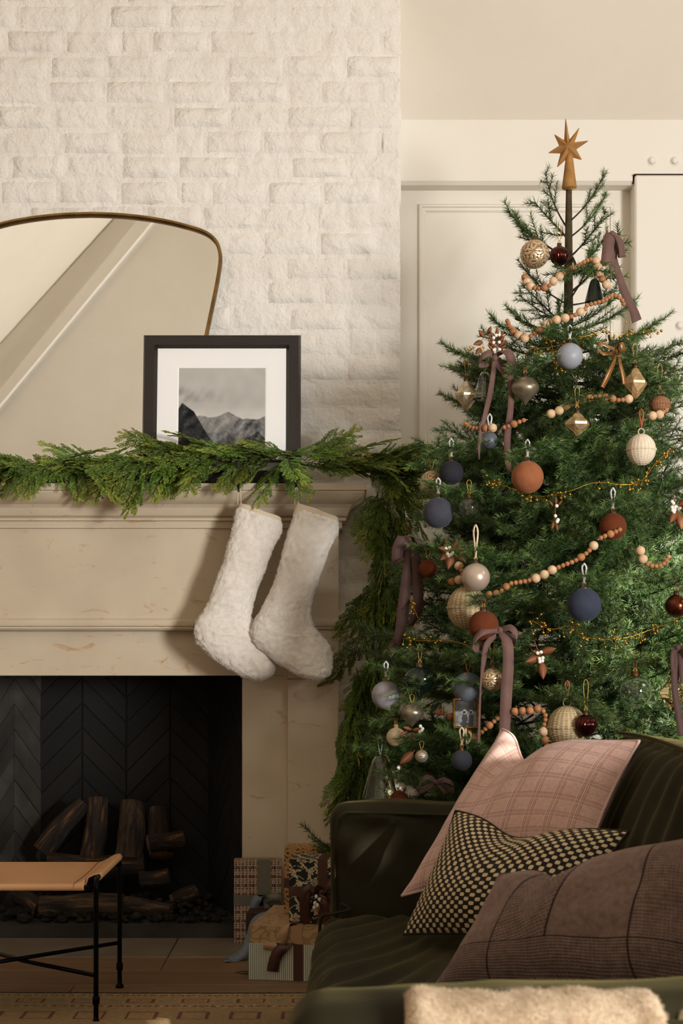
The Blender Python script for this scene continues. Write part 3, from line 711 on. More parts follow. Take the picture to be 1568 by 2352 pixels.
# ================================================================ RUG
def rugcol(x, d):
    """d: metres in from the far edge"""
    n = noise.noise(Vector((x*60, d*60, 0)))*.5+noise.noise(Vector((x*220, d*30, 3)))*.5; w = noise.noise(Vector((x*3, d*5, 7)))
    tan = Vector((150, 124, 88)); brown = Vector((96, 62, 50)); green = Vector((40, 48, 36)); gold = Vector((158, 134, 92)); blue = Vector((112, 108, 94)); c = tan.copy()
    def motif(u, t, hw):           # chain of diamonds and stems, t in -1..1
        uu = (u/.078) % 1.0; a = abs(uu-.5)*2
        if a > .90: return False
        if abs(t) < .10 and a > .2: return True
        if abs(abs(t)+a*1.6-.55) < .18 and a < .40: return True
        return abs(a-.62)*3+abs(abs(t)-.35)*1.5 < .42 or abs(a-.82)+abs(abs(t)-.55)*.5 < .10
    if d < .014: c = green*(.8+.3*n)
    elif d < .020: c = gold*.95
    elif d < .056:
        t = (d-.038)/.018; c = gold.copy()
        if motif(x, t, 1): c = brown.copy()
        elif ((x/.078) % 1) < .05: c = tan*.8
    elif d < .062: c = tan*.85
    elif d < .137:
        t = (d-.0995)/.0375; u = (x+.022)/.155; uu = (u % 1)-.5; c = tan*.96
        a = abs(uu)*.155; q = abs(t)*.0375
        if a < .040 and q < .024 and (a > .032 or q > .0185): c = brown.copy()
        elif a < .030 and q < .015: c = gold*.95 if (int(a*300)+int(q*220)) % 3 else brown*1.1
        elif a > .052 and q < .02 and (int(a*260)+int(q*300)) % 2: c = blue.copy()
    elif d < .143: c = tan*.85
    elif d < .179:
        t = (d-.161)/.018; c = gold.copy()
        if motif(x+.03, t, 1): c = brown.copy()
    elif d < .185: c = tan*.85
    elif d > .455: c = tan*.95
    else:
        u = ((x+.05)/.14 % 1)-.5; dd = ((d-.185)/.16 % 1)-.5; a = abs(u)*.14; q = abs(dd)*.16
        c = tan*.95
        if a < .042 and q < .04 and (a > .033 or q > .033): c = brown.copy()
    c = c*(1+.16*n+.10*w); return c
b = MB(); xs = [-2.2, -1.6]+[-1.28+.0034*i for i in range(int(1.34/.0034))]+[.2, 1.2, 2.0]; ds = [.0025*i for i in range(int(.46/.0025))]+[.6, 1.0, 1.8, 2.3]
yr0 = PZ(400, 2279, .008).y; v = []; cols = []
for d in ds:
    for x in xs:
        v.append((x, yr0-d+.004*math.sin(x*4.1), .008+.0006*noise.noise(Vector((x*90, d*90, 0))))); c = rugcol(x, d); cols.append(lin((min(255, c.x), min(255, c.y), min(255, c.z))))
nx = len(xs); top = [(j*nx+i, (j+1)*nx+i, (j+1)*nx+i+1, j*nx+i+1) for j in range(len(ds)-1) for i in range(nx-1)]
o = b.add(v, top).build('rug', attr_mat('woven_wool', .95, .4, 500, .001), None)
sm = o.modifiers.new('thickness', 'SOLIDIFY'); sm.thickness = .007; sm.offset = -1
colattr(o.data, cols); tag(o, 'flat woven tan rug with maroon motifs and a green edge on the floor', 'rug')

# ================================================================ GIFTS
def gift_box(parent, c, size, rot, col, mat, step=.0022, name='box'):
    """c: centre of the base; col(face, u, v) -> rgb"""
    sx, sy, sz = size; b = MB(); cols = []; R = Matrix.Rotation(rot, 3, 'Z'); c = Vector(c)
    for face, (A, U, V) in {'front': ((-sx/2, -sy/2, 0), (sx, 0, 0), (0, 0, sz)), 'left': ((-sx/2, sy/2, 0), (0, -sy, 0), (0, 0, sz)), 'right': ((sx/2, -sy/2, 0), (0, sy, 0), (0, 0, sz)), 'back': ((sx/2, sy/2, 0), (-sx, 0, 0), (0, 0, sz)), 'top': ((-sx/2, -sy/2, sz), (sx, 0, 0), (0, sy, 0)), 'bottom': ((-sx/2, sy/2, 0), (sx, 0, 0), (0, -sy, 0))}.items():
        A, U, V = Vector(A), Vector(U), Vector(V); fine = face in ('front', 'left', 'top'); nu = max(2, int(U.length/step)) if fine else 2; nv = max(2, int(V.length/step)) if fine else 2
        v = []
        for j in range(nv):
            for i in range(nu):
                p = A+U*(i/(nu-1))+V*(j/(nv-1)); v.append(c+R @ p); cols.append(lin(col(face, U.length*i/(nu-1), V.length*j/(nv-1))))
        b.add(v, [(j*nu+i, j*nu+i+1, (j+1)*nu+i+1, (j+1)*nu+i) for j in range(nv-1) for i in range(nu-1)])
    o = b.build(name, mat, parent, smooth=False); colattr(o.data, cols); return o
def band(parent, c, size, rot, axis, pos, wid, mat, name='ribbon', th=.0012):
    """ribbon round a box: axis 'x' runs across the front at height pos, 'z' runs up the front at x = pos"""
    sx, sy, sz = size[0]/2+th, size[1]/2+th, size[2]; R = Matrix.Rotation(rot, 3, 'Z'); c = Vector(c)
    if axis == 'z': pts = [(pos, -sy, 0.0005), (pos, -sy, sz+th), (pos, sy, sz+th), (pos, sy, 0.0005)]; wd = Vector((1, 0, 0))
    else: pts = [(-sx, sy, pos), (-sx, -sy, pos), (sx, -sy, pos), (sx, sy, pos)]; wd = Vector((0, 0, 1))
    b = MB(); v = []; f = []
    for p in pts: v += [c+R @ (Vector(p)-wd*wid/2), c+R @ (Vector(p)+wd*wid/2)]
    for i in range(3): f.append((2*i, 2*i+1, 2*i+3, 2*i+2))
    return b.add(v, f).build(name, mat, parent, smooth=False)
m_print = attr_mat('wrapping_paper', .6); m_cloth_wrap = attr_mat('printed_cloth', .85, .2, 400, .0008)
def ell(u, v, cx, cy, a, b_, ang):
    dx, dy = u-cx, v-cy; c, s = math.cos(ang), math.sin(ang); return ((dx*c+dy*s)/a)**2+((-dx*s+dy*c)/b_)**2
def satin(name, rgb, rough=.35): return M(name, rgb, rough, bump=.12, bs=30, bd=.003, sheen=.4, spec=.5)
m_rib_br = satin('brown_satin', (70, 42, 32), .42); m_rib_gr = satin('greygreen_satin', (104, 102, 88), .38); m_rib_bl = satin('blue_grey_satin', (104, 112, 124), .42); m_rib_tan = satin('tan_satin', (168, 132, 96), .4)
def ribbon(parent, pts, wid, mat, name='ribbon', wdir=None, n=40, th=.001):
    p = catmull([tuple(q) for q in pts], n); return MB().strip(p, wid, th, wdir).build(name, mat, parent)
# A: block printed tall parcel leaning on the pilaster
def colA(f, u, v):
    a, b_ = (u % .024)-.012, (v % .030)-.015; n = noise.noise(Vector((u*90, v*90, 1))); c = (178, 152, 130)
    q = abs(math.sin(u*math.pi/.012)*math.sin(v*math.pi/.0075))
    if q > .62+.2*n: c = (62, 42, 36)
    if abs(b_) < .002 and (u % .008) < .004: c = (52, 34, 30)
    if math.hypot(a, b_) < .0045 and math.hypot(a, b_) > .0025: c = (48, 32, 28)
    return c
A = thing('gift', (-.285, 4.985, 0), 'tall gift in small brown block print paper leaning on the stone, grey-green ribbon', 'gift', 'wrapped gifts')
cA = Vector((-.283, 4.99, .004)); sA = (.158, .05, .281)
gift_box(A, cA, sA, 0, colA, m_print, .0022); band(A, cA, sA, 0, 'z', .022, .044, m_rib_gr); band(A, cA, sA, 0, 'x', .145, .036, m_rib_gr)
kx, kz = cA.x+.028, .152; yk_ = 4.958
MB().sphere((kx, yk_, kz), .011, 12, 8, (1, .8, 1)).build('knot', m_rib_gr, A)
ribbon(A, [(kx, yk_-.004, kz), (kx+.02, yk_-.018, kz+.012), (kx+.045, yk_-.02, kz+.01), (kx+.05, yk_-.008, kz-.004), (kx+.02, yk_-.006, kz-.006), (kx, yk_-.004, kz)], .026, m_rib_gr, 'bow_loop', Vector((0, .3, 1)))
ribbon(A, [(kx, yk_-.004, kz), (kx-.02, yk_-.02, kz+.012), (kx-.036, yk_-.026, kz-.012), (kx-.046, yk_-.022, kz-.07), (kx-.050, yk_-.02, kz-.12)], .030, m_rib_bl, 'ribbon_tail', Vector((1, 0, .1)))
ribbon(A, [(kx+.002, yk_-.004, kz), (kx+.006, yk_-.012, kz-.03), (kx+.012, yk_-.012, kz-.06)], .022, m_rib_gr, 'ribbon_tail', Vector((1, 0, 0)))
# B: plain dark brown box
B = thing('gift', (-.17, 4.872, 0), 'plain dark brown gift box standing behind the flat gold damask box', 'gift', 'wrapped gifts')
cB = Vector((-.165, 4.872, .001)); sB = (.29, .10, .128); gift_box(B, cB, sB, math.radians(-4), lambda f, u, v: (58, 38, 34), m_print, .02)
band(B, cB, sB, math.radians(-4), 'z', -.05, .03, m_rib_bl)
t0 = Vector((-.24, 4.742, .118)); ribbon(B, [(-.15, 4.76, .135), (-.22, 4.745, .139), (-.272, 4.737, .120), (-.290, 4.728, .07), (-.305, 4.715, .03), (-.34, 4.70, .010), (-.375, 4.69, .004)], .034, m_rib_bl, 'ribbon_tail', [Vector((1, .05, .1))]*40)
# C: green striped box at the bottom, D: damask flat box on it
rC = math.radians(-7)
def colC(f, u, v):
    if f == 'top': u = u
    return (92, 112, 96) if (u % .0062) < .0021 else (202, 200, 184)
cC = Vector((-.092, 4.595, .001)); sC = (.335, .36, .107)
Cg = thing('gift', (-.092, 4.595, 0), 'green and cream pinstriped gift box at the bottom of the stack, brown ribbon', 'gift', 'wrapped gifts')
gift_box(Cg, cC, sC, rC, colC, m_print, .00105); band(Cg, cC, sC, rC, 'z', -.016, .030, m_rib_br)
fr = lambda x, z, d=.003: cC+Matrix.Rotation(rC, 3, 'Z') @ Vector((x, -sC[1]/2-d, z))
ribbon(Cg, [fr(-.036, .112, -.01), fr(-.056, .104, .006), fr(-.076, .085, .012), (fr(-.088, .055, .012)), fr(-.092, .028, .008)], [.034]*40, m_rib_br, 'ribbon_tail', Vector((1, 0, .25)))
def colD(f, u, v):
    n = math.sin(u*95+2.2*math.sin(v*80))+math.sin(v*110+2*math.sin(u*70+1)); n2 = math.sin(u*190+v*120+2*math.sin(v*100))
    return (150, 118, 84) if abs(n) < .42 or (n > 1.1 and n2 > .2) else (176, 146, 106)
cD = Vector((-.075, 4.60, .1085)); sD = (.35, .36, .053); rD = math.radians(-9)
Dg = thing('gift', (-.075, 4.60, .1085), 'flat gold damask gift box lying on the striped box, tan ribbon', 'gift', 'wrapped gifts')
gift_box(Dg, cD, sD, rD, colD, m_print, .0022); band(Dg, cD, sD, rD, 'z', -.030, .028, m_rib_tan)
fd = lambda x, z, d=.003: cD+Matrix.Rotation(rD, 3, 'Z') @ Vector((x, -sD[1]/2-d, z))
ribbon(Dg, [fd(-.035, .058, -.03), fd(-.062, .058, -.004), fd(-.070, .035, .012), fd(-.076, .005, .010), fd(-.10, -.006, .012), fd(-.128, -.002, .016)], .026, m_rib_tan, 'ribbon_tail', Vector((1, 0, .4)))
# E: dark floral parcel, F: brown gold print parcel behind it
rnd = random.Random(3); leaves = []; vines = []
for i in range(5):
    for j in range(6):
        cx = .018+.040*i+(.02 if j % 2 else 0); cz = .016+.036*j; k = rnd.random()
        fl = k < .34
        if fl: leaves += [(cx, cz, .009, .009, 0, 2)]+[(cx+.0105*math.cos(a), cz+.0105*math.sin(a), .006, .0042, a, 1) for a in [q*1.05+k*6 for q in range(6)]]
        else: leaves += [(cx+.010*math.cos(a+k*6)*1.0, cz+.010*math.sin(a+k*6), .0095, .0034, a+k*6, 1) for a in (-.9, -.3, .3, .9, 2.6)]
        leaves += [(cx+.02, cz+.012, .0032, .0032, 0, 1), (cx-.016, cz+.018, .008, .003, 2.2, 1)]
        vines.append((cx, cz))
def colE(f, u, v):
    for (cx, cz, a, b_, ang, kind) in leaves:
        if abs(u-cx) < .02 and abs(v-cz) < .02:
            q = ell(u, v, cx, cz, a, b_, ang)
            if q < 1:
                if kind == 2: return (202, 178, 146) if int(math.sqrt(q)*5+math.atan2(v-cz, u-cx)*1.0) % 2 else (70, 62, 48)
                return (206, 186, 154) if q > .18 or abs(b_) < .0033 else (120, 104, 80)
    w = math.sin(u*80)*.010+math.sin(u*31)*.006
    for k in range(7):
        if abs(v-.03*k-.012-w) < .0011 and (u*40 % 1) < .8: return (196, 174, 142)
    return (24, 32, 27)
cE = Vector((-.070, 4.535, .1625)); sE = (.165, .13, .195); rE = math.radians(-6)
E = thing('gift', (-.07, 4.535, .1625), 'upright gift in dark green floral paper on the gold box, brown bow and berries', 'gift', 'wrapped gifts')
gift_box(E, cE, sE, rE, colE, m_print, .0014); band(E, cE, sE, rE, 'z', .020, .030, m_rib_br); band(E, cE, sE, rE, 'x', .098, .030, m_rib_br)
fe = lambda x, z, d=.003: cE+Matrix.Rotation(rE, 3, 'Z') @ Vector((x, -sE[1]/2-d, z))
MB().sphere(fe(.018, .098, .012), .012, 12, 8).build('knot', m_rib_br, E)
ribbon(E, [fe(.018, .098, .012), fe(-.008, .112, .03), fe(-.028, .09, .034), fe(-.030, .03, .02), fe(-.022, .006, .012)], .034, m_rib_br, 'ribbon_tail', Vector((1, .2, 0)))
ribbon(E, [fe(.018, .098, .012), fe(.04, .125, .03), fe(.066, .12, .035), fe(.068, .09, .03), fe(.04, .09, .016), fe(.018, .098, .012)], .034, m_rib_br, 'bow_loop', Vector((.1, .5, 1)))
ribbon(E, [fe(.02, .098, .012), fe(.034, .07, .028), fe(.040, .03, .022), fe(.042, .008, .012)], .032, m_rib_br, 'ribbon_tail', Vector((1, .2, 0)))
m_berry_w = M('white_berry', (236, 228, 218), .5); m_leafpick = M('copper_leaf', (128, 76, 38), .55, rgb2=(100, 56, 28), vs=20)
for q in ((-.002, .088), (.008, .080), (.002, .062), (-.008, .055), (-.006, .068)): MB().sphere(fe(q[0]+.006, q[1], .032), .0052, 10, 7, (1, 1, 1.3)).build('berry', m_berry_w, E)
for q, a in (((.018, .075), -1.2), ((.012, .05), -1.8), ((.026, .088), -.5)):
    MB().sphere((0, 0, 0), .014, 10, 6, (1, .12, .22)).build('leaf', m_leafpick, E, world=False); o = COL.objects[-1]; o.location = fe(q[0], q[1], .034)-E.location; o.rotation_euler = (0, -a, 0)
def colF(f, u, v):
    n = math.sin(u*260+2*math.sin(v*140))*math.sin(v*230+1.5*math.sin(u*120)); return (168, 122, 66) if n > .1 else ((96, 62, 34) if n < -.35 else (186, 150, 102))
cF = Vector((-.073, 4.685, .1625)); sF = (.205, .12, .207)
Fg = thing('gift', (-.073, 4.685, .1625), 'gift in ochre and brown printed paper just behind the dark floral one', 'gift', 'wrapped gifts')
gift_box(Fg, cF, sF, math.radians(-5), colF, m_print, .0024); band(Fg, cF, sF, math.radians(-5), 'z', .016, .030, m_rib_br); band(Fg, cF, sF, math.radians(-5), 'x', .098, .030, m_rib_br)
o = ribbon(None, [PZ(540, 2233, .002), PZ(562, 2231, .008), PZ(592, 2236, .004)], [.003+.03*i/24 for i in range(25)], m_rib_br, 'ribbon', Vector((.1, 1, 0)), 25)
tag(o, 'short brown ribbon end lying on the floor left of the striped box', 'ribbon')

# ================================================================ SOFA
def velvet():
    t = NT('olive_velvet'); v = t.coord('pos'); n = t.noise(v, 4, 4)
    t.base(t.ramp(n, [(0.3, lin((31, 28, 13))), (0.7, lin((43, 39, 19)))])); t.set(Roughness=.75, **{'Specular IOR Level': .2, 'Sheen Weight': .6, 'Sheen Roughness': .3, 'Sheen Tint': lin((140, 128, 76))})
    t.bump(t.noise(v, 420, 2), .12, .001, None); return t.m
m_vel = velvet()
so = thing('sofa', (.5, 2.8, 0), 'olive green velvet sofa in side view with slouchy arms and loose cushions', 'sofa')
def crease(c, amp):
    def fn(p, u):
        d = Vector((0, 0, 0)); return p+d
    return fn
# far arm
def fn_far(p, u):
    if u[2] > .6: p.z += .008*noise.noise(Vector((p.x*5, p.y*6, 2)))
    if u[1] < 0: p.y -= .012*max(0, 1-u[2]**2)*math.sin((p.x+.1)*9)*.6; p.y += .012*math.exp(-((p.z-.545)/.02)**2)*(.6+.4*math.sin(p.x*23))
    if u[1] < 0: p.y -= .010*math.sin((p.x*1.0+p.z*1.6)*26)*max(0, 1-(p.x+.03)/.35)*max(0, (p.z-.36)/.24)
    return p
softbox((-.028, 3.745, .07), (1.0, 3.925, .598), .045, (64, 16, 40), (0, .02, 0.004), .006, 5, 1, fn_far).build('arm', m_vel, so)
MB().tube(catmull([(-.008, 3.752, .24), (-.018, 3.75, .40), (-.016, 3.752, .53), (.0, 3.748, .574), (.06, 3.744, .580), (.3, 3.744, .574), (.6, 3.744, .578), (.95, 3.744, .575)], 70), .0042, 7).build('piping', m_vel, so)
# base, seat cushion
softbox((-.02, 1.8, .05), (.98, 3.78, .22), .02, (8, 8, 4)).build('base', m_vel, so)
def fn_seat(p, u):
    if u[2] > -.2:
        w = math.exp(-((p.x+.05)/.26)**2); p.z += .010*w*math.sin((p.y*1.0-p.x*p.x*5.5-p.x*.6)*44)+.004*w*math.sin((p.y-p.x*p.x*4-p.x*.7)*83+1)
        if u[0] < -.8: p.x += .006*math.sin(p.y*40+p.z*20)
    return p
softbox((-.055, 1.86, .10), (.78, 3.735, .325), .055, (60, 150, 16), (.02, 0, .022), .008, 4, 2, fn_seat).build('seat_cushion', m_vel, so)
MB().tube(catmull([(-.042, 3.735, .15), (-.055, 3.73, .25), (-.05, 3.72, .318), (-.02, 3.70, .332), (.02, 3.728, .338), (.0, 3.742, .35)], 30), .0045, 7).build('piping', m_vel, so)
# near arm
def fn_near(p, u):
    if u[2] > .3: p.z += .010*noise.noise(Vector((p.x*4.5, p.y*3, 5)))+(.010 if p.x > .05 else -.004)*min(1, abs(p.x-.05)*8)
    return p
softbox((-.066, 1.655, .07), (1.0, 1.80, .592), .05, (70, 14, 30), (.008, .01, .006), .006, 6, 4, fn_near).build('arm', m_vel, so)
MB().tube(catmull([(-.05, 1.70, .25), (-.058, 1.68, .40), (-.046, 1.668, .53), (-.012, 1.660, .566), (.04, 1.657, .560), (.15, 1.656, .574), (.4, 1.656, .578), (.95, 1.656, .574)], 60), .0035, 7).build('piping', m_vel, so)
# back and loose back cushion
softbox((.94, 1.66, .07), (1.17, 3.93, .715), .05, (10, 40, 14), (0, 0, .005), .008, 4, 6).build('backrest', m_vel, so)
def back_cushion(y0, y1, lean, seed):
    R = Matrix.Rotation(math.radians(lean), 3, 'Y'); piv = Vector((.66, 0, .34))
    def fn(p, u):
        if u[0] < 0:
            p.x += .006*math.sin(p.y*70+1.5*math.sin(p.z*9))*max(0, min(1, (p.z-.40)/.3))
        return R @ (p-piv)+piv
    softbox((.60, y0, .335), (.82, y1, .79), .045, (14, 70, 36), (.055, 0, .012), .008, 5, seed, fn).build('back_cushion', m_vel, so)
    for xx in (.606, .814):
        pts = [R @ (Vector((xx, y, .785+.010*(1-((y-y0)/(y1-y0)*2-1)**2)))-piv)+piv for y in [y0+.02+(y1-y0-.04)*i/30 for i in range(31)]]
        MB().tube(pts, .0045, 7).build('piping', m_vel, so)
back_cushion(2.78, 3.70, 11, 8)
back_cushion(1.84, 2.74, 11, 9)

# ================================================================ LOOSE CUSHIONS
def pillow(name, label, C, T, mat, nu=70, nv=70, pinch=.06, chop=(0, 0, .2, 0), wr=.006, seed=0, fringe=None):
    TL, TR, BR, BL = [Vector(c) for c in C]; n0 = (TR-TL+BR-BL).cross(TL-BL+TR-BR).normalized(); 
    if n0.y > 0: n0 = -n0
    up = ((TL+TR)-(BL+BR)).normalized(); th = thing(name, (BL+BR)/2, label, 'cushion'); v = []; f = []; uvl = []
    for side in (1, -1):
        for j in range(nv):
            for i in range(nu):
                s = 2*i/(nu-1)-1; t = 2*j/(nv-1)-1
                s = math.copysign(abs(s)**.9, s); t = math.copysign(abs(t)**.9, t)
                ss = s*(1-pinch*(1-t*t)*s*s); tt = t*(1-pinch*(1-s*s)*t*t); a = (ss+1)/2; b_ = (tt+1)/2
                p = BL*(1-a)*(1-b_)+BR*a*(1-b_)+TR*a*b_+TL*(1-a)*b_
                h = T*(max(0, (1-s**4)*(1-t**4))**.62)*(.55+.45*(1-s*s)*(1-t*t))
                g = math.exp(-((s-chop[0])/chop[2])**2)*max(0, (t+1)/2)**2.2
                p = p-up*(chop[1]*g); e = (1-s**6)*(1-t**6)
                p = p+n0*(side*h-chop[3]*g*e)
                p = p+n0*(e*(wr*nz(p, 7, seed)+wr*.5*nz(p, 15, seed+2)))*(1 if side > 0 else .5)
                v.append(p); uvl.append((i/(nu-1), j/(nv-1)))
    N = nu*nv
    for j in range(nv-1):
        for i in range(nu-1):
            q = (j*nu+i, j*nu+i+1, (j+1)*nu+i+1, (j+1)*nu+i); f.append(q); f.append(tuple(N+x for x in q[::-1]))
    o = MB().add(v, f).build('cover', mat, th); uvs(o, lambda k: uvl[k])
    # seam running round the edge
    loop = [v[i] for i in range(nu)]+[v[j*nu+nu-1] for j in range(1, nv)]+[v[(nv-1)*nu+i] for i in range(nu-2, -1, -1)]+[v[j*nu] for j in range(nv-2, -1, -1)]
    MB().tube(loop, .0032, 6).build('seam', mat, th); return th, v
def plaid():
    t = NT('pink_plaid_linen'); uv = t.coord('uv'); s = t.new('ShaderNodeSeparateXYZ'); t.l.new(uv, s.inputs[0])
    def lines(x, per, zone, fine, duty):
        q = t.math('FRACT', t.math('MULTIPLY', x, per)); inz = t.math('LESS_THAN', q, zone); fl = t.math('LESS_THAN', t.math('FRACT', t.math('MULTIPLY', q, fine)), duty); return t.math('MULTIPLY', inz, fl)
    a = t.math('MAXIMUM', lines(s.outputs[0], 9, .36, 11, .45), lines(s.outputs[1], 9, .36, 11, .45))
    l2 = t.math('MAXIMUM', lines(t.math('ADD', s.outputs[0], .004), 9, .36, 5.5, .25), lines(t.math('ADD', s.outputs[1], .004), 9, .36, 5.5, .25))
    v = t.coord('pos'); n = t.noise(v, 160, 3); c = t.ramp(n, [(.3, lin((196, 158, 146))), (.7, lin((214, 178, 166)))])
    c = t.mix(t.math('MULTIPLY', a, .58), c, lin((132, 84, 76))); c = t.mix(t.math('MULTIPLY', l2, .45), c, lin((234, 206, 196)))
    t.base(c); t.set(Roughness=.9, **{'Sheen Weight': .15, 'Specular IOR Level': .2}); t.bump(t.noise(v, 500, 2), .25, .0008); return t.m
def check():
    t = NT('checked_velvet'); uv = t.coord('uv'); s = t.new('ShaderNodeSeparateXYZ'); t.l.new(uv, s.inputs[0])
    a = t.math('SINE', t.math('MULTIPLY', s.outputs[0], math.pi*38)); b_ = t.math('SINE', t.math('MULTIPLY', s.outputs[1], math.pi*30)); p = t.math('MULTIPLY', a, b_)
    n = t.noise(t.coord('pos'), 130, 2); p2 = t.math('ADD', p, t.math('MULTIPLY', t.math('SUBTRACT', n, .5), .35))
    k = t.ramp(p2, [(.12, (0, 0, 0, 1)), (.22, (1, 1, 1, 1))]); c = t.mix(k, lin((24, 19, 13)), lin((214, 194, 156)))
    t.base(c); t.set(Roughness=.7, **{'Sheen Weight': .35, 'Sheen Tint': lin((150, 120, 70)), 'Specular IOR Level': .25}); t.bump(k, .3, .002); return t.m
def knit():
    t = NT('mauve_patchwork'); uv = t.coord('uv'); s = t.new('ShaderNodeSeparateXYZ'); t.l.new(uv, s.inputs[0]); u, w = s.outputs[0], s.outputs[1]
    wob = t.math('MULTIPLY', t.math('SINE', t.math('MULTIPLY', w, 6.0)), .018); uu = t.math('ADD', u, wob)
    def between(x, a, b_): return t.math('MULTIPLY', t.math('GREATER_THAN', x, a), t.math('LESS_THAN', x, b_))
    z1 = t.math('MULTIPLY', between(uu, .24, .46), between(w, .30, 1.1)); z2 = between(w, -.1, .30); z3 = between(uu, .70, 1.1)
    b1 = t.math('ABSOLUTE', t.math('MULTIPLY', t.math('SINE', t.math('ADD', t.math('MULTIPLY', u, 190), t.math('MULTIPLY', w, 60))), t.math('SINE', t.math('SUBTRACT', t.math('MULTIPLY', w, 130), t.math('MULTIPLY', u, 60)))))
    b2 = t.math('ABSOLUTE', t.math('MULTIPLY', t.math('SINE', t.math('MULTIPLY', u, 260)), t.math('SINE', t.math('MULTIPLY', w, 170))))
    weave = t.math('ADD', t.math('MULTIPLY', z1, b1), t.math('MULTIPLY', t.math('MAXIMUM', z2, t.math('MULTIPLY', z3, .8)), b2))
    def seam(x, a): return t.math('LESS_THAN', t.math('ABSOLUTE', t.math('SUBTRACT', x, a)), .004)
    sm = t.math('MAXIMUM', t.math('MAXIMUM', seam(uu, .24), t.math('MULTIPLY', seam(uu, .46), between(w, .3, 1.1))), t.math('MAXIMUM', seam(w, .30), seam(uu, .70)))
    v = t.coord('pos'); n = t.noise(v, 70, 4); c = t.ramp(n, [(.3, lin((106, 86, 78))), (.7, lin((132, 110, 100)))])
    c = t.mix(t.math('MULTIPLY', weave, .35), c, lin((78, 58, 56))); c = t.mix(sm, c, lin((52, 38, 38)))
    t.base(c); t.set(Roughness=.95, **{'Sheen Weight': .3, 'Sheen Tint': lin((190, 165, 155)), 'Specular IOR Level': .15}); t.bump(t.math('SUBTRACT', t.math('ADD', weave, t.math('MULTIPLY', n, .4)), t.math('MULTIPLY', sm, 1.2)), .7, .0035); return t.m
pillow('cushion', 'large dusty pink plaid linen cushion leaning at the back of the sofa', [PX(1153, 1674, 3.64), PX(1468, 1702, 3.20), PX(1345, 1990, 3.12), PX(922, 2058, 3.50)], .085, plaid(), pinch=.07, chop=(-.36, .070, .30, .035), seed=3)
pillow('cushion', 'black and cream checked velvet cushion in front of the pink one', [PX(1046, 1862, 3.40), PX(1444, 1910, 3.00), PX(1290, 2160, 2.95), PX(925, 2146, 3.34)], .07, check(), pinch=.05, chop=(-.12, .040, .40, .02), seed=6)
tm, vm = pillow('cushion', 'mauve brown patchwork knit cushion nearest the near arm of the sofa', [PX(1146, 2012, 2.93), PX(1700, 1900, 2.62), PX(1720, 2330, 2.42), PX(996, 2268, 2.84)], .095, knit(), 90, 70, pinch=.04, chop=(-.38, .034, .20, .030), wr=.017, seed=9)

# throw blanket folded over the near arm
def blanket_mat():
    t = NT('wool_throw'); v = t.coord('pos'); n = t.noise(v, 26, 5); c = t.ramp(n, [(.35, lin((204, 182, 154))), (.65, lin((174, 148, 118)))])
    t.base(c); t.set(Roughness=1.0, **{'Sheen Weight': .6, 'Sheen Tint': lin((240, 226, 204)), 'Specular IOR Level': .1}); t.bump(t.noise(v, 300, 4), .6, .004); return t.m
m_throw = blanket_mat()
tb = thing('throw_blanket', (.25, 1.72, .6), 'fluffy cream and tan wool throw folded over the near sofa arm', 'blanket')
rnd = random.Random(8)
def drape(x0, x1, dz, name, seed, th=.02):
    prof = catmull([(1.715, .585), (1.708, .593), (1.692, .596), (1.678, .595), (1.664, .591), (1.644, .578), (1.630, .548), (1.622, .47), (1.62, .34), (1.62, .2)], 60)
    def fn(u, t):
        k = t*59; i = min(58, int(k)); q = k-i; y = prof[i][0]*(1-q)+prof[i+1][0]*q; z = prof[i][1]*(1-q)+prof[i+1][1]*q
        x = x0+(x1-x0)*u; e = min(u, 1-u)*(x1-x0); rd = .022; dr = rd-math.sqrt(max(0, rd*rd-max(0, rd-e)**2)) if e < rd else 0
        n = Vector((0, y-1.73, (z-.50)*1.2)).normalized(); p = Vector((x, y, z))+n*(dz-dr+.006*nz((x, y, z), 9, seed)+.003*nz((x, y, z), 26, seed))
        return p
    b = MB().grid(fn, 80, 70); o = b.build(name, m_throw, tb); sm = o.modifiers.new('thickness', 'SOLIDIFY'); sm.thickness = th; sm.offset = 1
    fv = []; ff = []
    for q in range(9000):
        u = rnd.random(); t = .05+rnd.random()*.8; p = Vector(fn(u, t)); n = Vector((0, p.y-1.73, (p.z-.5)*1.2)).normalized()
        if u < .02: n = (n+Vector((-1, 0, 0))).normalized()
        if u > .98: n = (n+Vector((1, 0, 0))).normalized()
        d = (n+Vector((rnd.uniform(-1, 1), rnd.uniform(-1, 1), rnd.uniform(-1, 1)))*.7).normalized(); s = d.orthogonal().normalized()*.0004; L = rnd.uniform(.002, .005); e = len(fv)
        fv += [p-s, p+s, p+d*L]; ff.append((e, e+1, e+2))
    tag(MB().add(fv, ff).build('wool_nap', m_throw, tb), kind='stuff')
drape(.072, .366, .013, 'folded_layer', 3, .012)
drape(.070, .372, .000, 'folded_layer', 5, .010)
drape(.376, .56, -.004, 'folded_layer', 7, .008)
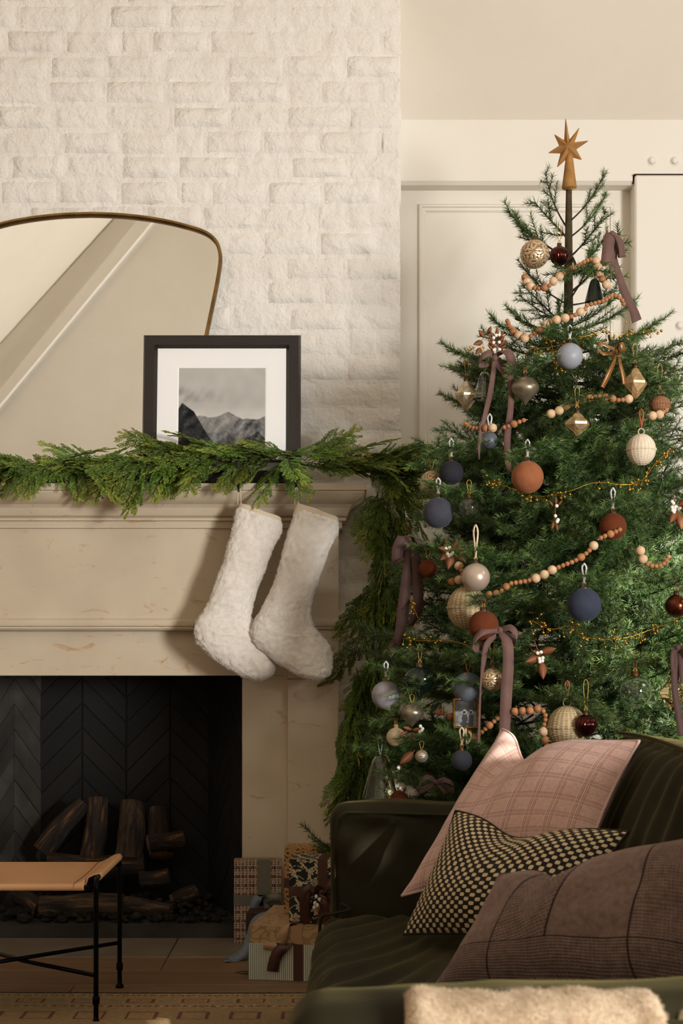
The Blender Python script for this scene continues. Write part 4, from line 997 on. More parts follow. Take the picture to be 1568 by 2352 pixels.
# ================================================================ GREENERY
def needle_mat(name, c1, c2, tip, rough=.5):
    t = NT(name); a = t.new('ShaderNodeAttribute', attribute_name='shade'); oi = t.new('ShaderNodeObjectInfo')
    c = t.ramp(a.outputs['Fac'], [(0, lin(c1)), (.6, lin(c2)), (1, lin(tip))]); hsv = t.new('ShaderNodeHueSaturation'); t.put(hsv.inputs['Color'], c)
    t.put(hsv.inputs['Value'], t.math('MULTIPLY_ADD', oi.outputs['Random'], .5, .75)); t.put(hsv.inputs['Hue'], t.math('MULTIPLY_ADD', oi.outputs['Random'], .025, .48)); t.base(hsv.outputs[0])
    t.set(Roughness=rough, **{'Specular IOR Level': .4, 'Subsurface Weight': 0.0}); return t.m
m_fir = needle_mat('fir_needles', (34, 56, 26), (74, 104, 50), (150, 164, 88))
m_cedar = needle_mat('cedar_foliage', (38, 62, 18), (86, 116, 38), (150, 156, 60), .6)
m_bark = M('twig_bark', (66, 48, 32), .9, rgb2=(44, 40, 24), vs=30)
m_trunk = M('mossy_trunk', (84, 62, 38), .95, rgb2=(48, 50, 28), vs=40, bump=.5, bs=60, bd=.006)
class Needles:
    def __init__(s): s.v = []; s.f = []; s.sh = []; s.mi = []
    def needle(s, p, d, L, w, sh):
        a = d.orthogonal().normalized()*w; b = d.cross(a).normalized()*w*.6; e = len(s.v)
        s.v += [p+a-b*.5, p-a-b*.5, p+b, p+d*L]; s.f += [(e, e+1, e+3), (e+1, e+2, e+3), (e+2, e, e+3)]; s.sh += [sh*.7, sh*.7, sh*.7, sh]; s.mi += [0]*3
    def stem(s, pts, r0, r1, n=5):
        b = MB().tube(pts, [r0+(r1-r0)*i/(len(pts)-1) for i in range(len(pts))], n, cap=False); e = len(s.v)
        s.v += [Vector(x) for x in b.v]; s.f += [tuple(i+e for i in q) for q in b.f]; s.sh += [0]*len(b.v); s.mi += [1]*len(b.f)
    def mesh(s, name, mats):
        me = bpy.data.meshes.new(name); me.from_pydata(s.v, [], s.f)
        for m in mats: me.materials.append(m)
        me.polygons.foreach_set('material_index', s.mi); at = me.attributes.new('shade', 'FLOAT', 'POINT'); at.data.foreach_set('value', s.sh); me.update(); return me
def twig(N, p, d, L, rnd, up, droop, dens=760, nl=.025):
    """needle covered shoot"""
    n = 6; pts = [p.copy()]; dd = d.copy()
    for i in range(n): dd = (dd+Vector((0, 0, droop*.10))+Vector((rnd.uniform(-.05, .05),)*3)).normalized(); pts.append(pts[-1]+dd*L/n)
    N.stem(pts, .0015, .0007, 4); cnt = int(dens*L)
    for i in range(cnt):
        u = (i+rnd.random())/cnt; k = min(n-1, int(u*n)); q = u*n-k; b = pts[k].lerp(pts[k+1], q); t = (pts[k+1]-pts[k]).normalized()
        o = t.orthogonal().normalized(); a = rnd.random()*6.283; o = (Quaternion(t, a) @ o); o = (o+Vector((0, 0, .25))).normalized()
        f = rnd.uniform(.55, .95)+(.9 if u > .93 else 0); nd = (t*f+o).normalized()
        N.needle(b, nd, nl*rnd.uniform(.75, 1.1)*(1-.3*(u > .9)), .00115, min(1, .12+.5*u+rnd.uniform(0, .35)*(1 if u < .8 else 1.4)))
def fir_branch(L, seed, sides):
    """branch along +X with its spray in the XY plane"""
    rnd = random.Random(seed); N = Needles(); n = 10; pts = []; 
    for i in range(n+1): u = i/n; pts.append(Vector((L*u, L*.04*math.sin(u*3+seed), -L*.05*math.sin(u*math.pi)+L*.05*u*u)))
    N.stem(pts, .0024+.006*L, .001, 5)
    def at(u): k = min(n-1, int(u*n)); return pts[k].lerp(pts[k+1], u*n-k), (pts[k+1]-pts[k]).normalized()
    st = .30 if L > .2 else .12
    cnt = int((1-st)*L*760); 
    for i in range(cnt):
        u = st+(1-st)*(i+rnd.random())/cnt; b, t = at(min(.999, u)); o = Quaternion(t, rnd.random()*6.283) @ t.orthogonal().normalized(); nd = (t*rnd.uniform(.55, .95)+o).normalized()
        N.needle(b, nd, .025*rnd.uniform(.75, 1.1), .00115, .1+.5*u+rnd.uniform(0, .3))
    for i in range(sides):
        u = st+.02+(.93-st)*i/max(1, sides-1); b, t = at(u); s = 1 if i % 2 else -1; sl = (.16*L+.05)*(1.0-.55*(u-st)/(1-st))*rnd.uniform(.8, 1.15)*(1.25 if L > .3 else 1.0)
        ang = math.radians(rnd.uniform(34, 52)); d = (t*math.cos(ang)+Vector((0, s*math.sin(ang), rnd.uniform(-.22, .25)))).normalized(); twig(N, b, d, sl, rnd, 1, rnd.uniform(-.4, .6))
        if sl > .09 and L > .28:
            for q in (.45, .7):
                tw = b+d*sl*q; d2 = (d*math.cos(.75)+Vector((d.y*-1, d.x, .1)).normalized()*math.sin(.75)*(1 if rnd.random() < .5 else -1)).normalized(); twig(N, tw, d2, sl*.42, rnd, 1, 0)
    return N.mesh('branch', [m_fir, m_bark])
BRM = {L: [fir_branch(L, 10*i+q, sd_) for q in range(nv)] for i, (L, sd_, nv) in enumerate(((.13, 3, 3), (.22, 6, 4), (.34, 9, 4), (.48, 11, 4)))}
TX, TY = .708, 4.60
def tz(py): return 1-(py-HY)*TY/F
RT = [(.25, .70), (.6, .68), (.98, .64), (1.3, .56), (1.6, .47), (1.92, .36), (2.1, .27), (2.3, .17), (2.45, .05), (2.8, .02)]
def rad(z):
    for (a, ra), (b, rb) in zip(RT[:-1], RT[1:]):
        if z <= b: return ra+(rb-ra)*max(0, (z-a)/(b-a))
    return .02
def front(px, py, k=.96, mn=0):
    Y = TY
    for _ in range(6):
        p = PX(px, py, Y); r = rad(p.z)*k; dx = p.x-TX; Y = TY-max(mn, math.sqrt(max(0, r*r-dx*dx)))
    return Y
tree = thing('christmas_tree', (TX, TY, 0), 'tall green fir Christmas tree behind the sofa, hung with ornaments', 'tree')
MB().tube(catmull([(TX, TY, .02), (TX+.004, TY, .8), (TX-.003, TY, 1.5), (TX, TY, 2.0), (PX(1306, 440, TY).x, TY, tz(436))], 40), [.035-.0255*min(1, i/39*1.02) for i in range(40)], 14).build('trunk', m_trunk, tree)
NB = 0
def branch(p0, p1, roll=0.0, L=None, mesh=None):
    global NB
    p0 = Vector(p0); p1 = Vector(p1); d = p1-p0; l = d.length; key = min(BRM, key=lambda q: abs(math.log(q/l))); me = random.choice(BRM[key])
    o = bpy.data.objects.new('branch', me); COL.objects.link(o); o.parent = tree; o.location = p0-tree.location; o.rotation_mode = 'QUATERNION'
    x = d.normalized(); z = Vector((0, 0, 1)); z = (z-x*z.dot(x)).normalized() if abs(x.z) < .97 else x.orthogonal().normalized(); y = z.cross(x); z = Quaternion(x, roll) @ z; y = Quaternion(x, roll) @ y
    o.rotation_quaternion = Matrix((x, y, z)).transposed().to_quaternion(); s = l/key; o.scale = (s, min(1.25, max(.8, s)), min(1.25, max(.8, s))); NB += 1; return o
ORN = []            # (px, py, r_px, Y): discs that foliage should leave mostly clear
def clear_of(p0, p1):
    for t in (1.06, .9, .75, .6):
        p = p0.lerp(p1, t); px = HX+p.x*F/p.y; py = HY-(p.z-1)*F/p.y
        for (ox, oy, r, Y) in ORN:
            if p.y < Y+.05 and math.hypot(px-ox, py-oy) < r*1.05+16: return False
    return True
def grow_tree():
    hero = [(520, 1243, 402, .02), (512, 1392, 404, -.03), (548, 1398, 452, .03), (556, 1228, 463, .0), (592, 1160, 493, .02), (606, 1182, 518, -.04), (624, 1194, 536, -.02), (596, 1394, 492, .05), (640, 1398, 540, -.05), (668, 1432, 548, .06), (690, 1370, 565, -.08),
            (700, 1195, 618, .04), (740, 1190, 682, .0), (765, 1198, 655, -.06), (792, 1164, 716, .0), (815, 1128, 742, .02), (830, 1105, 775, .06), (878, 1028, 812, .0), (900, 1060, 850, -.1),
            (700, 1420, 668, .05), (752, 1415, 690, -.08), (770, 1462, 700, .02), (815, 1524, 744, .0), (838, 1500, 762, -.1), (850, 1566, 800, .02), (880, 1575, 856, .04), (905, 1530, 850, -.12),
            (980, 1060, 930, .1), (1090, 955, 1040, .02), (1070, 1010, 1000, -.08), (1130, 968, 1090, -.06), (1210, 960, 1200, .05), (1330, 940, 1262, -.02), (1380, 935, 1330, .06), (1420, 945, 1400, -.1), (1490, 840, 1470, .0), (1540, 850, 1530, .08), (1520, 925, 1480, -.15), (1600, 905, 1590, .1), (1660, 850, 1680, -.05), (1700, 880, 1720, .1),
            (1000, 1500, 980, -.15), (960, 1568, 935, .05), (1060, 1575, 1040, .0), (1150, 1590, 1120, -.12), (1240, 1580, 1210, .05), (1330, 1600, 1290, -.05)]
    for (pb, tx, ty, dy) in hero:
        z0 = tz(pb); p1 = PX(tx, ty, TY+dy); branch((TX, TY, z0), p1, random.uniform(-.5, .5)+(.5 if ty < 700 else 0))
    # one supporting branch above each hanging thing
    for (ox, oy, r, Y) in [q for q in ORN if q[2] > 13 and q[2] != 34]:
        p1 = PX(ox, oy-r-14, Y-.01)
        if p1.z > 2.2 or p1.z < .45: continue
        k = rad(p1.z); p0 = Vector((TX, TY, p1.z+.02+.10*(p1.z-1.0))); d = p1-p0
        if d.length > .42: p0 = p1-d.normalized()*.42
        branch(p0, p1+d.normalized()*.03, random.uniform(-.4, .4))
    n = 0; tries = 0; ga = 0
    while NB < 297 and tries < 4000:
        tries += 1; z = 1.90-(1.90-.38)*random.random()**.80; ga += 2.39996; a = ga % 6.283
        dx, dy = math.cos(a), math.sin(a)
        if dy > .2 and random.random() < .8: continue
        r = rad(z)*random.uniform(.72, .98)*(random.uniform(.55, .85) if random.random() < .25 else 1); tilt = .75 if z > 2.15 else (.45 if z > 1.9 else .16 if z > 1.3 else .02)
        p1 = Vector((TX+dx*r, TY+dy*r, z)); p0 = Vector((TX, TY, z-tilt*r))
        if p0.z < .2: p0.z = .2
        if r > .40: d = p1-p0; p0 = p1-d.normalized()*.44
        px = HX+p1.x*F/p1.y
        if p1.x < .02 and z < 1.0 and dy > 0: continue
        if px > 1720: continue
        if not clear_of(p0, p1): continue
        branch(p0, p1, random.uniform(-1.1, 1.1))
    # inner growth that nobody could pick apart
    import numpy as np
    src = []
    for me in BRM[.34]+BRM[.22]:
        nv_ = len(me.vertices); co = np.empty(nv_*3, np.float32); me.vertices.foreach_get('co', co); tri = np.empty(len(me.loops), np.int32); me.loops.foreach_get('vertex_index', tri); lt = np.empty(len(me.polygons), np.int32); me.polygons.foreach_get('loop_total', lt); mi = np.empty(len(me.polygons), np.int32); me.polygons.foreach_get('material_index', mi); sh = np.empty(nv_, np.float32); me.attributes['shade'].data.foreach_get('value', sh); src.append((co.reshape(-1, 3), tri, lt, mi, sh))
    VV, TT, LT, MI, SH = [], [], [], [], []; off = 0; rn = random.Random(77); cnt = 0
    while cnt < 330:
        z = 1.95-(1.95-.36)*rn.random()**.72; a = rn.uniform(2.9, 6.5) if rn.random() < .75 else rn.random()*6.283; r1 = rad(z)*rn.uniform(.35, .84); p1 = Vector((TX+math.cos(a)*r1, TY+math.sin(a)*r1, z)); d = Vector((math.cos(a)+rn.uniform(-.5, .5), math.sin(a)+rn.uniform(-.5, .5), rn.uniform(-.5, .7))).normalized()
        co, tri, lt, mi, sh = src[rn.randrange(len(src))]; p0 = p1-d*float(co[:, 0].max())*.9
        if not clear_of(p0, p1): 
            cnt += .25; continue
        cnt += 1; zz = Vector((0, 0, 1)); zz = (zz-d*zz.dot(d)).normalized(); yy = zz.cross(d); q = Quaternion(d, rn.uniform(-1.4, 1.4)); R = np.array(Matrix((d, q @ yy, q @ zz)).transposed(), np.float32)
        VV.append(co @ R.T+np.array(p0-tree.location, np.float32)); TT.append(tri+off); LT.append(lt); MI.append(mi); SH.append(sh*rn.uniform(.7, 1.0)); off += len(co)
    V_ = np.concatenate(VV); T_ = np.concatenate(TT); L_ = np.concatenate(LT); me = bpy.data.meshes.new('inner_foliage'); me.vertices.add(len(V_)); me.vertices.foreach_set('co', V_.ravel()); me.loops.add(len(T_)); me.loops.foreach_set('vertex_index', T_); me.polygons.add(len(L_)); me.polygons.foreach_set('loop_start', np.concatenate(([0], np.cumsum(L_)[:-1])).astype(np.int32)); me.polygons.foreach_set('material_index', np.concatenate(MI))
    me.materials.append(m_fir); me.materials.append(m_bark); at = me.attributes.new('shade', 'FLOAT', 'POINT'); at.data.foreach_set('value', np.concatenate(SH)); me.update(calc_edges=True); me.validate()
    o = bpy.data.objects.new('inner_foliage', me); COL.objects.link(o); o.parent = tree; o['kind'] = 'stuff'
    print('BRANCHES', NB, 'inner tris', len(L_), {k: [len(m.polygons) for m in v] for k, v in BRM.items()}, [len(m.polygons) for m in CS])

# ---------------------------------------------------------------- cedar garland
def cedar_sprig(L, seed):
    rnd = random.Random(seed); N = Needles(); n = 8; pts = [Vector((L*i/n, L*.06*math.sin(i*.5+seed), -L*.22*(i/n)**2)) for i in range(n+1)]
    N.stem(pts, .0016, .0006, 4)
    def leaflet(p, d, l, w, sh):
        a = d.orthogonal().normalized(); a = Quaternion(d, rnd.uniform(0, 3)) @ a*w; b = d.cross(a).normalized()*w*.5; e = len(N.v); m = p+d*l*.45
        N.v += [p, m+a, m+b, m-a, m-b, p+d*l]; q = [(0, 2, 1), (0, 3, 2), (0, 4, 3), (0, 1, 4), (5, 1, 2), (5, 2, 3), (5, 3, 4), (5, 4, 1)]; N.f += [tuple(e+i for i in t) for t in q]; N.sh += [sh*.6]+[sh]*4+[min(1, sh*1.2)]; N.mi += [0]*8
    def spray(p, d, side, l, sh):
        m = max(3, int(l/.0055)); q = p.copy(); dd = d.copy()
        for i in range(m):
            dd = (dd+Vector((.03, 0, -.03))).normalized(); q2 = q+dd*l/m; leaflet(q, dd, l/m*1.5, .0020, sh)
            for s in (1, -1):
                if i < m-1: t = (dd*.8+side*s*.7+Vector((0, 0, rnd.uniform(-.2, .2)))).normalized(); ll = .016*(1-.45*i/m)*rnd.uniform(.7, 1.15); leaflet(q2, t, ll, .0019, min(1, sh+rnd.uniform(0, .25))); leaflet(q2+t*ll*.5, (t+dd*.9).normalized(), ll*.7, .0017, min(1, sh+rnd.uniform(.05, .3)))
            q = q2
    k = int(L/.0105)
    for i in range(k):
        u = .10+.88*i/k; j = min(n-1, int(u*n)); p = pts[j].lerp(pts[j+1], u*n-j); t = (pts[j+1]-pts[j]).normalized(); s = 1 if i % 2 else -1; y = Vector((0, 1, 0)); ang = math.radians(rnd.uniform(32, 50)); d = (t*math.cos(ang)+y*s*math.sin(ang)+Vector((0, 0, rnd.uniform(-.25, .2)))).normalized()
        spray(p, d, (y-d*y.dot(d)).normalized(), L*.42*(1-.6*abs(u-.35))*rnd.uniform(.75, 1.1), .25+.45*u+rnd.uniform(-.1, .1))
    spray(pts[-1], (pts[-1]-pts[-2]).normalized(), Vector((0, 1, 0)), L*.18, .8)
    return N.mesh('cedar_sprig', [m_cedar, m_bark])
CS = [cedar_sprig(L, s) for L, s in ((.13, 1), (.15, 2), (.17, 3), (.14, 4), (.16, 5))]
gar = thing('garland', (-.4, 4.95, ZM), 'green cedar garland lying along the mantel and hanging down its right side', 'garland')
def sprig(p, d, roll, s=1.0):
    s *= 1.12
    o = bpy.data.objects.new('cedar_sprig', random.choice(CS)); COL.objects.link(o); o.parent = gar; o.location = Vector(p)-gar.location; o.rotation_mode = 'QUATERNION'
    x = Vector(d).normalized(); z = Vector((0, -.5, 1)); z = (z-x*z.dot(x)).normalized() if abs(x.dot(z.normalized())) < .97 else x.orthogonal().normalized(); y = z.cross(x); q = Quaternion(x, roll); o.rotation_quaternion = Matrix((x, q @ y, q @ z)).transposed().to_quaternion(); o.scale = (s, s, s); return o
core = catmull([(-190, 1088, 4.97), (0, 1080, 4.965), (120, 1080, 4.965), (220, 1085, 4.96), (290, 1086, 4.955), (350, 1068, 4.95), (450, 1066, 4.945), (560, 1062, 4.95), (660, 1060, 4.95), (760, 1078, 4.955), (840, 1075, 4.96), (885, 1092, 4.965), (893, 1140, 4.975), (886, 1240, 4.985), (878, 1340, 4.99), (862, 1440, 4.985), (846, 1540, 4.98), (832, 1640, 4.97), (818, 1740, 4.95), (800, 1830, 4.93)], 200)
corep = [PX(*c) for c in core]
MB().tube(corep, .005, 7).build('stem', m_bark, gar)
rr = random.Random(21)
lobes = [(70, 1), (100, 1.2), (170, .7), (210, 1.15), (280, 1.25), (300, 1.1), (355, .6), (400, .8), (440, .9), (520, .8), (560, .7), (640, .6)]
for i in range(294):
    if i < 165:                      # along the mantel
        u = rr.random(); px = -170+u*1080; k = min(range(200), key=lambda q: abs(core[q][0]-px) if core[q][1] < 1094 else 9e9); p = corep[k]+Vector((rr.uniform(-.02, .02), rr.uniform(-.035, .025), rr.uniform(-.004, .03)))
        s = 1 if px > 705 else (-1 if px < 640 else (1 if rr.random() < .5 else -1))
        if px > 100 and px < 300 and rr.random() < .6: s = 1
        mode = rr.random(); dens = max([w_*math.exp(-((px-c)/32)**2) for c, w_ in lobes])
        if mode < .34 and min(abs(px-550), abs(px-681)) < 26: continue
        if mode < .30 and px < 700: d = Vector((s*rr.uniform(.3, 1), -rr.uniform(.5, .9), -rr.uniform(.25, .8)*(.45+dens))); p.y = min(p.y, 4.945); p.z = max(p.z, ZM+.012)
        elif mode < .62: d = Vector((s*rr.uniform(.7, 1), -rr.uniform(.0, .5), rr.uniform(-.02, .32)))
        else: d = Vector((s*rr.uniform(.5, 1), rr.uniform(-.4, .1), rr.uniform(.1, .62 if px > 300 else .40)))
        sprig(p, d, rr.uniform(-.7, .7), rr.uniform(.75, 1.15))
    elif i < 185:                    # over the corner
        k = rr.randrange(104, 122); p = corep[k]+Vector((rr.uniform(-.01, .03), rr.uniform(-.04, .02), rr.uniform(-.01, .03))); sprig(p, (rr.uniform(.2, .9), rr.uniform(-.8, -.1), rr.uniform(-.9, .55)), rr.uniform(-.8, .8), rr.uniform(.75, 1.1))
    else:                            # hanging
        k = rr.randrange(122, 199); p = corep[k]+Vector((rr.uniform(-.045, .045), rr.uniform(-.035, .02), 0)); d = Vector((rr.uniform(-.62, .55), rr.uniform(-.35, .05), -1)); sprig(p, d, rr.uniform(-1.6, 1.6), rr.uniform(.8, 1.2))
# two fir tips that stick out over the gifts
o = thing('fir_cutting', PX(770, 1955, 4.52), 'small fir cutting lying on top of the gifts beside the sofa', 'fir twig')
for a, e in (((780, 1958), (706, 1912)), ((775, 1958), (722, 1934))):
    p0 = PX(a[0], a[1], 4.56); p1 = PX(e[0], e[1], 4.5); d = p1-p0; q = bpy.data.objects.new('twig', BRM[.13][0]); COL.objects.link(q); q.parent = o; q.location = p0-o.location; q.rotation_mode = 'QUATERNION'; q.rotation_quaternion = d.to_track_quat('X', 'Z'); q.scale = (d.length/.13,)*3
# ================================================================ ORNAMENTS
m_cap = M('pewter_cap', (112, 96, 78), .4, 1.0, rgb2=(84, 70, 56), vs=60)
m_capb = M('bronze_cap', (120, 82, 46), .4, 1.0)
m_gold = M('gold_wire', (206, 158, 66), .3, 1.0)
m_goldthread = M('gold_thread', (196, 160, 86), .45, .6)
m_white_rib = M('silver_ribbon', (206, 204, 204), .45, sheen=.3, sheentint=(255, 255, 255))
m_cream_rib = M('cream_ribbon', (216, 194, 158), .5, sheen=.3, sheentint=(255, 250, 235))
m_rust_rib = M('rust_leather_cord', (142, 76, 40), .6)
def vel(name, rgb, tint): return M(name, rgb, .85, rgb2=tuple(int(c*.93) for c in rgb), vs=60, sheen=.55, sheentint=tint, bump=.1, bs=600, bd=.0006, spec=.2)
def frost(name, rgb): return M(name, rgb, .42, spec=.45, rgb2=tuple(int(c*.96) for c in rgb), vs=12)
def glassmat(name, rgb, rough=.0):
    t = NT(name); t.base(lin(rgb)); t.set(Roughness=rough, **{'Transmission Weight': 1.0, 'IOR': 1.45, 'Specular IOR Level': .9}); return t.m
m_glass = glassmat('clear_glass', (246, 250, 246))
def antique(name, rgb, rgb2, rough=.28): return M(name, rgb, rough, .72, rgb2=rgb2, vs=34, vd=6, bump=.2, bs=110, bd=.0015)
m_merc = antique('mercury_glass', (214, 190, 154), (168, 140, 106), .36)
m_mercs = antique('silvered_glass', (212, 200, 178), (160, 142, 116), .34)
m_pewt = antique('pewter_glass', (156, 144, 120), (116, 106, 86), .34)
m_champ = antique('carved_champagne', (216, 186, 146), (170, 138, 100), .4)
m_carve = attr_mat('carved_glass', .34, .25, 160, .001); m_carve.node_tree.nodes['Principled BSDF'].inputs['Metallic'].default_value = .6
def rattan(name, rgb, rgb2):
    t = NT(name); v = t.coord('obj'); sp = t.new('ShaderNodeSeparateXYZ'); t.l.new(v, sp.inputs[0]); row = t.math('SINE', t.math('MULTIPLY', sp.outputs[2], 1450.0))
    an = t.math('SINE', t.math('MULTIPLY', t.math('ARCTAN2', sp.outputs[1], sp.outputs[0]), 24.0)); h = t.math('ADD', t.math('MULTIPLY', t.math('MULTIPLY', row, an), .3), t.math('MULTIPLY_ADD', row, .35, .5))
    n = t.noise(v, 90, 3); c = t.mix(n, lin(rgb), lin(rgb2)); c = t.mix(t.ramp(h, [(.12, (1, 1, 1, 1)), (.42, (0, 0, 0, 1))]), c, lin(tuple(int(q*(.8 if rgb[0] > 230 else .62)) for q in rgb2)))  # gaps of the weave are shaded dark in the colour, following the bump
    t.base(c); t.set(Roughness=.75, **{'Specular IOR Level': .3}); t.bump(h, .5, .0015); return t.m
m_ratw = rattan('white_rattan', (236, 220, 198), (220, 200, 172)); m_ratn = rattan('natural_rattan', (206, 184, 146), (178, 154, 114)); m_ratb = rattan('brown_rattan', (166, 118, 84), (140, 96, 66))
def loop_hanger(t, top, h, mat, kind):
    """top: local point where the loop starts; h: height"""
    x, y, z = top
    if kind == 'ribbon':
        for s in (-1, 1): MB().strip(catmull([(x, y, z), (x+s*.003, y-.003, z+h*.4), (x+s*.006, y-.002, z+h*.8), (x+s*.002, y, z+h)], 14), .0048, .0008, Vector((1, s*.5, 0))).build('hanging_ribbon', mat, t, world=False)
        MB().sphere((x, y-.002, z+h), .0032, 8, 6).build('knot', mat, t, world=False)
    else:
        MB().tube(catmull([(x-.001, y, z), (x-.005, y, z+h*.5), (x-.006, y, z+h*.85), (x, y, z+h), (x+.006, y, z+h*.85), (x+.005, y, z+h*.5), (x+.001, y, z)], 22), .0009, 5).build('hanging_cord', mat, t, world=False)
def cap(t, z, r, mat, ring=True):
    MB().lathe([(r*.55, z+.010), (r, z+.009), (r, z+.001), (r*1.08, z), (r*1.02, z-.003)], 20).build('cap', mat, t, world=False)
    if ring: MB().tube([(.0045*math.cos(a), 0, z+.0135+.0045*math.sin(a)) for a in [i*.5236 for i in range(13)]], .0008, 5, cap=False).build('wire_ring', m_goldthread, t, world=False)
def ornament(kind, label, px, py, rp, mat, capm=None, hang=('cord', m_goldthread, 30), k=1.0, Y=None, clear=True, name='bauble', cat='ornament', yo=0):
    Y = (front(px, py, k*1.03)-.045 if Y is None else Y)+yo; r = rp*Y/F; t = thing(name, PX(px, py, Y), label, cat); top = r
    if clear: ORN.append((px, py, rp, Y))
    if kind == 'ball': MB().sphere((0, 0, 0), r, 40, 24).build('ball', mat, t, world=False)
    elif kind == 'glass':
        q = MB().sphere((0, 0, 0), r, 40, 24); q2 = MB().sphere((0, 0, 0), r*.955, 40, 24); q.add(q2.v, [f_[::-1] for f_ in q2.f]).build('glass_ball', mat, t, world=False)
    elif kind == 'carved':
        def fn(d, a, th):
            best = (9, 0)
            for row, (tc, nn) in enumerate(((.02, 1), (.80, 5), (1.571, 7), (2.34, 5), (3.12, 1))):
                k = round((a-row*.45)/(6.2832/nn)); ac = k*6.2832/nn+row*.45; da = (a-ac)*math.sin(th); dt = th-tc; rr_ = math.hypot(da, dt)
                if nn == 1: da = (th if tc < 1 else math.pi-th)*math.cos(a); dt = (th if tc < 1 else math.pi-th)*math.sin(a); rr_ = abs(th-tc)
                if rr_ < best[0]: best = (rr_, math.atan2(dt, da))
            R0 = .46; u = best[0]/R0; g = abs(math.sin(4*best[1])); leaf = 1 if (g > .18+.75*abs(u-.5) and u > .12) or u < .10 or (u > 1.0 and int(th*26) % 2) else 0
            return .975+.04*leaf
        cv = []
        def fn2(d, a, th): q = fn(d, a, th); cv.append(q); return q
        o = MB().sphere((0, 0, 0), r*.985, 128, 72, fn=fn2).build('carved_ball', mat, t, world=False); cv = [1.0]+cv+[1.0]; lo, hi = lin((84, 62, 44)), lin((212, 184, 146))
        if mat is m_mercs: lo, hi = lin((92, 80, 66)), lin((206, 192, 168))
        colattr(o.data, [[lo[k]+(hi[k]-lo[k])*min(1, max(0, (q-.975)/.04)) for k in range(3)] for q in cv]); o.data.materials[0] = m_carve
    elif kind == 'ridged':
        prof = catmull([(.06, 1.0), (.35, .96), (.78, .66), (.98, .22), (.96, -.15), (.76, -.60), (.42, -.92), (.12, -1.1), (.02, -1.16)], 30); MB().lathe([(r*a, r*z) for a, z in prof], 120, mod=lambda a, u: 1+.035*math.cos(a*20)).build('ridged_drop', mat, t, world=False)
    elif kind == 'onion':
        prof = catmull([(.05, .86), (.30, .82), (.62, .68), (.92, .34), (1.0, .05), (.93, -.22), (.70, -.52), (.38, -.78), (.16, -.98), (.06, -1.12), (.02, -1.2)], 34); MB().lathe([(r*a, r*z) for a, z in prof], 48).build('finial_body', mat, t, world=False); top = r*.86
    elif kind == 'gem':
        h = yo_gem[label] if label in yo_gem else 1.35
        n = 6; rings = [(.10, h), (.52, h*.52), (1.0, .12), (1.0, -.10), (.5, -h*.60), (.02, -h)]; P_ = []
        for i, (a, z) in enumerate(rings):
            off = .5 if i in (1, 4) else 0
            P_.append([Vector((r*a*math.cos((q+off+.2)*2*math.pi/n), r*a*math.sin((q+off+.2)*2*math.pi/n), r*z)) for q in range(n)])
        b = MB(); v = [p for R in P_ for p in R]; f = []
        for i in range(5):
            for q in range(n):
                a, b_ = i*n+q, i*n+(q+1) % n; c, d = (i+1)*n+q, (i+1)*n+(q+1) % n
                if i in (0, 3): f += [(a, c, b_), (b_, c, d)]
                elif i in (1, 4): f += [(a, c, d), (a, d, b_)]
                else: f.append((a, c, d, b_))
        f.append(tuple(range(n))); b.add(v, f).build('faceted_glass', mat, t, smooth=False, world=False); e = set()
        for q in f[:-1]:
            for i in range(len(q)): e.add(tuple(sorted((q[i], q[(i+1) % len(q)]))))
        b = MB()
        for a, c in e: b.tube([v[a], v[c]], .0005, 4)
        b.build('gold_edges', m_goldthread, t, world=False); top = r*h
    elif kind == 'rattan':
        rows = 26
        def fn(d, a, th): return 1+.020*math.sin(th*rows*2+ (math.pi if int(a/(math.pi/10)) % 2 else 0))*math.sin(th)+.016*max(0, math.cos(a*10))**6
        MB().sphere((0, 0, 0), r*.97, 80, 110, (1, 1, 1.10 if mat is not m_ratb else .85), fn=fn).build('woven_ball', mat, t, world=False)
        b = MB()
        for s in (0, math.pi): b.tube([(r*1.005*math.cos(a), r*1.005*math.sin(a), r*.035*math.sin(a*22+s)) for a in [i*2*math.pi/132 for i in range(133)]], r*.034, 6, cap=False)
        b.build('braided_band', mat, t, world=False)
        MB().tube([(r*.20*math.cos(a), 0, r*1.22+r*.22*math.sin(a)) for a in [i*2*math.pi/18 for i in range(19)]], r*.035, 6, cap=False).build('rattan_loop', mat, t, world=False); top = r*1.42
    elif kind == 'bell':
        H = rp*2.0*Y/F; prof = catmull([(.03, .52), (.20, .50), (.34, .36), (.50, .0), (.62, -.30), (.70, -.5), (.685, -.5), (.60, -.3), (.47, 0), (.31, .35), (.18, .48), (.02, .49)], 50); MB().lathe([(H*.62*a, H*z) for a, z in prof], 40).build('glass_bell', mat, t, world=False); MB().sphere((0, 0, H*.53), H*.03, 10, 8).build('knob', mat, t, world=False); top = H*.54
    if capm: cap(t, top*.985 if kind != 'ridged' else r*1.0, r*.24 if kind != 'onion' else r*.22, capm); top += .012
    if hang: loop_hanger(t, (0, 0, top), hang[2]*Y/F, hang[1], hang[0])
    return t
yo_gem = {}
G = m_goldthread
R_, C_ = 'ribbon', 'cord'
ornament('carved', 'antique gold carved ball at the top left of the tree, beside a dark ridged one', 1227, 584, 33, m_merc, m_cap, None, name='carved_bauble')
m_dkred = M('plum_mercury_glass', (92, 44, 34), .16, .9, rgb2=(64, 28, 24), vs=20); m_cop = M('copper_brown_glass', (112, 60, 36), .22, .9, rgb2=(86, 44, 26), vs=18)
ornament('ridged', 'ridged plum-copper drop ornament against the trunk near the tree top', 1284, 588, 22, m_dkred, m_cap, (C_, G, 40), Y=4.44, name='ridged_ornament')
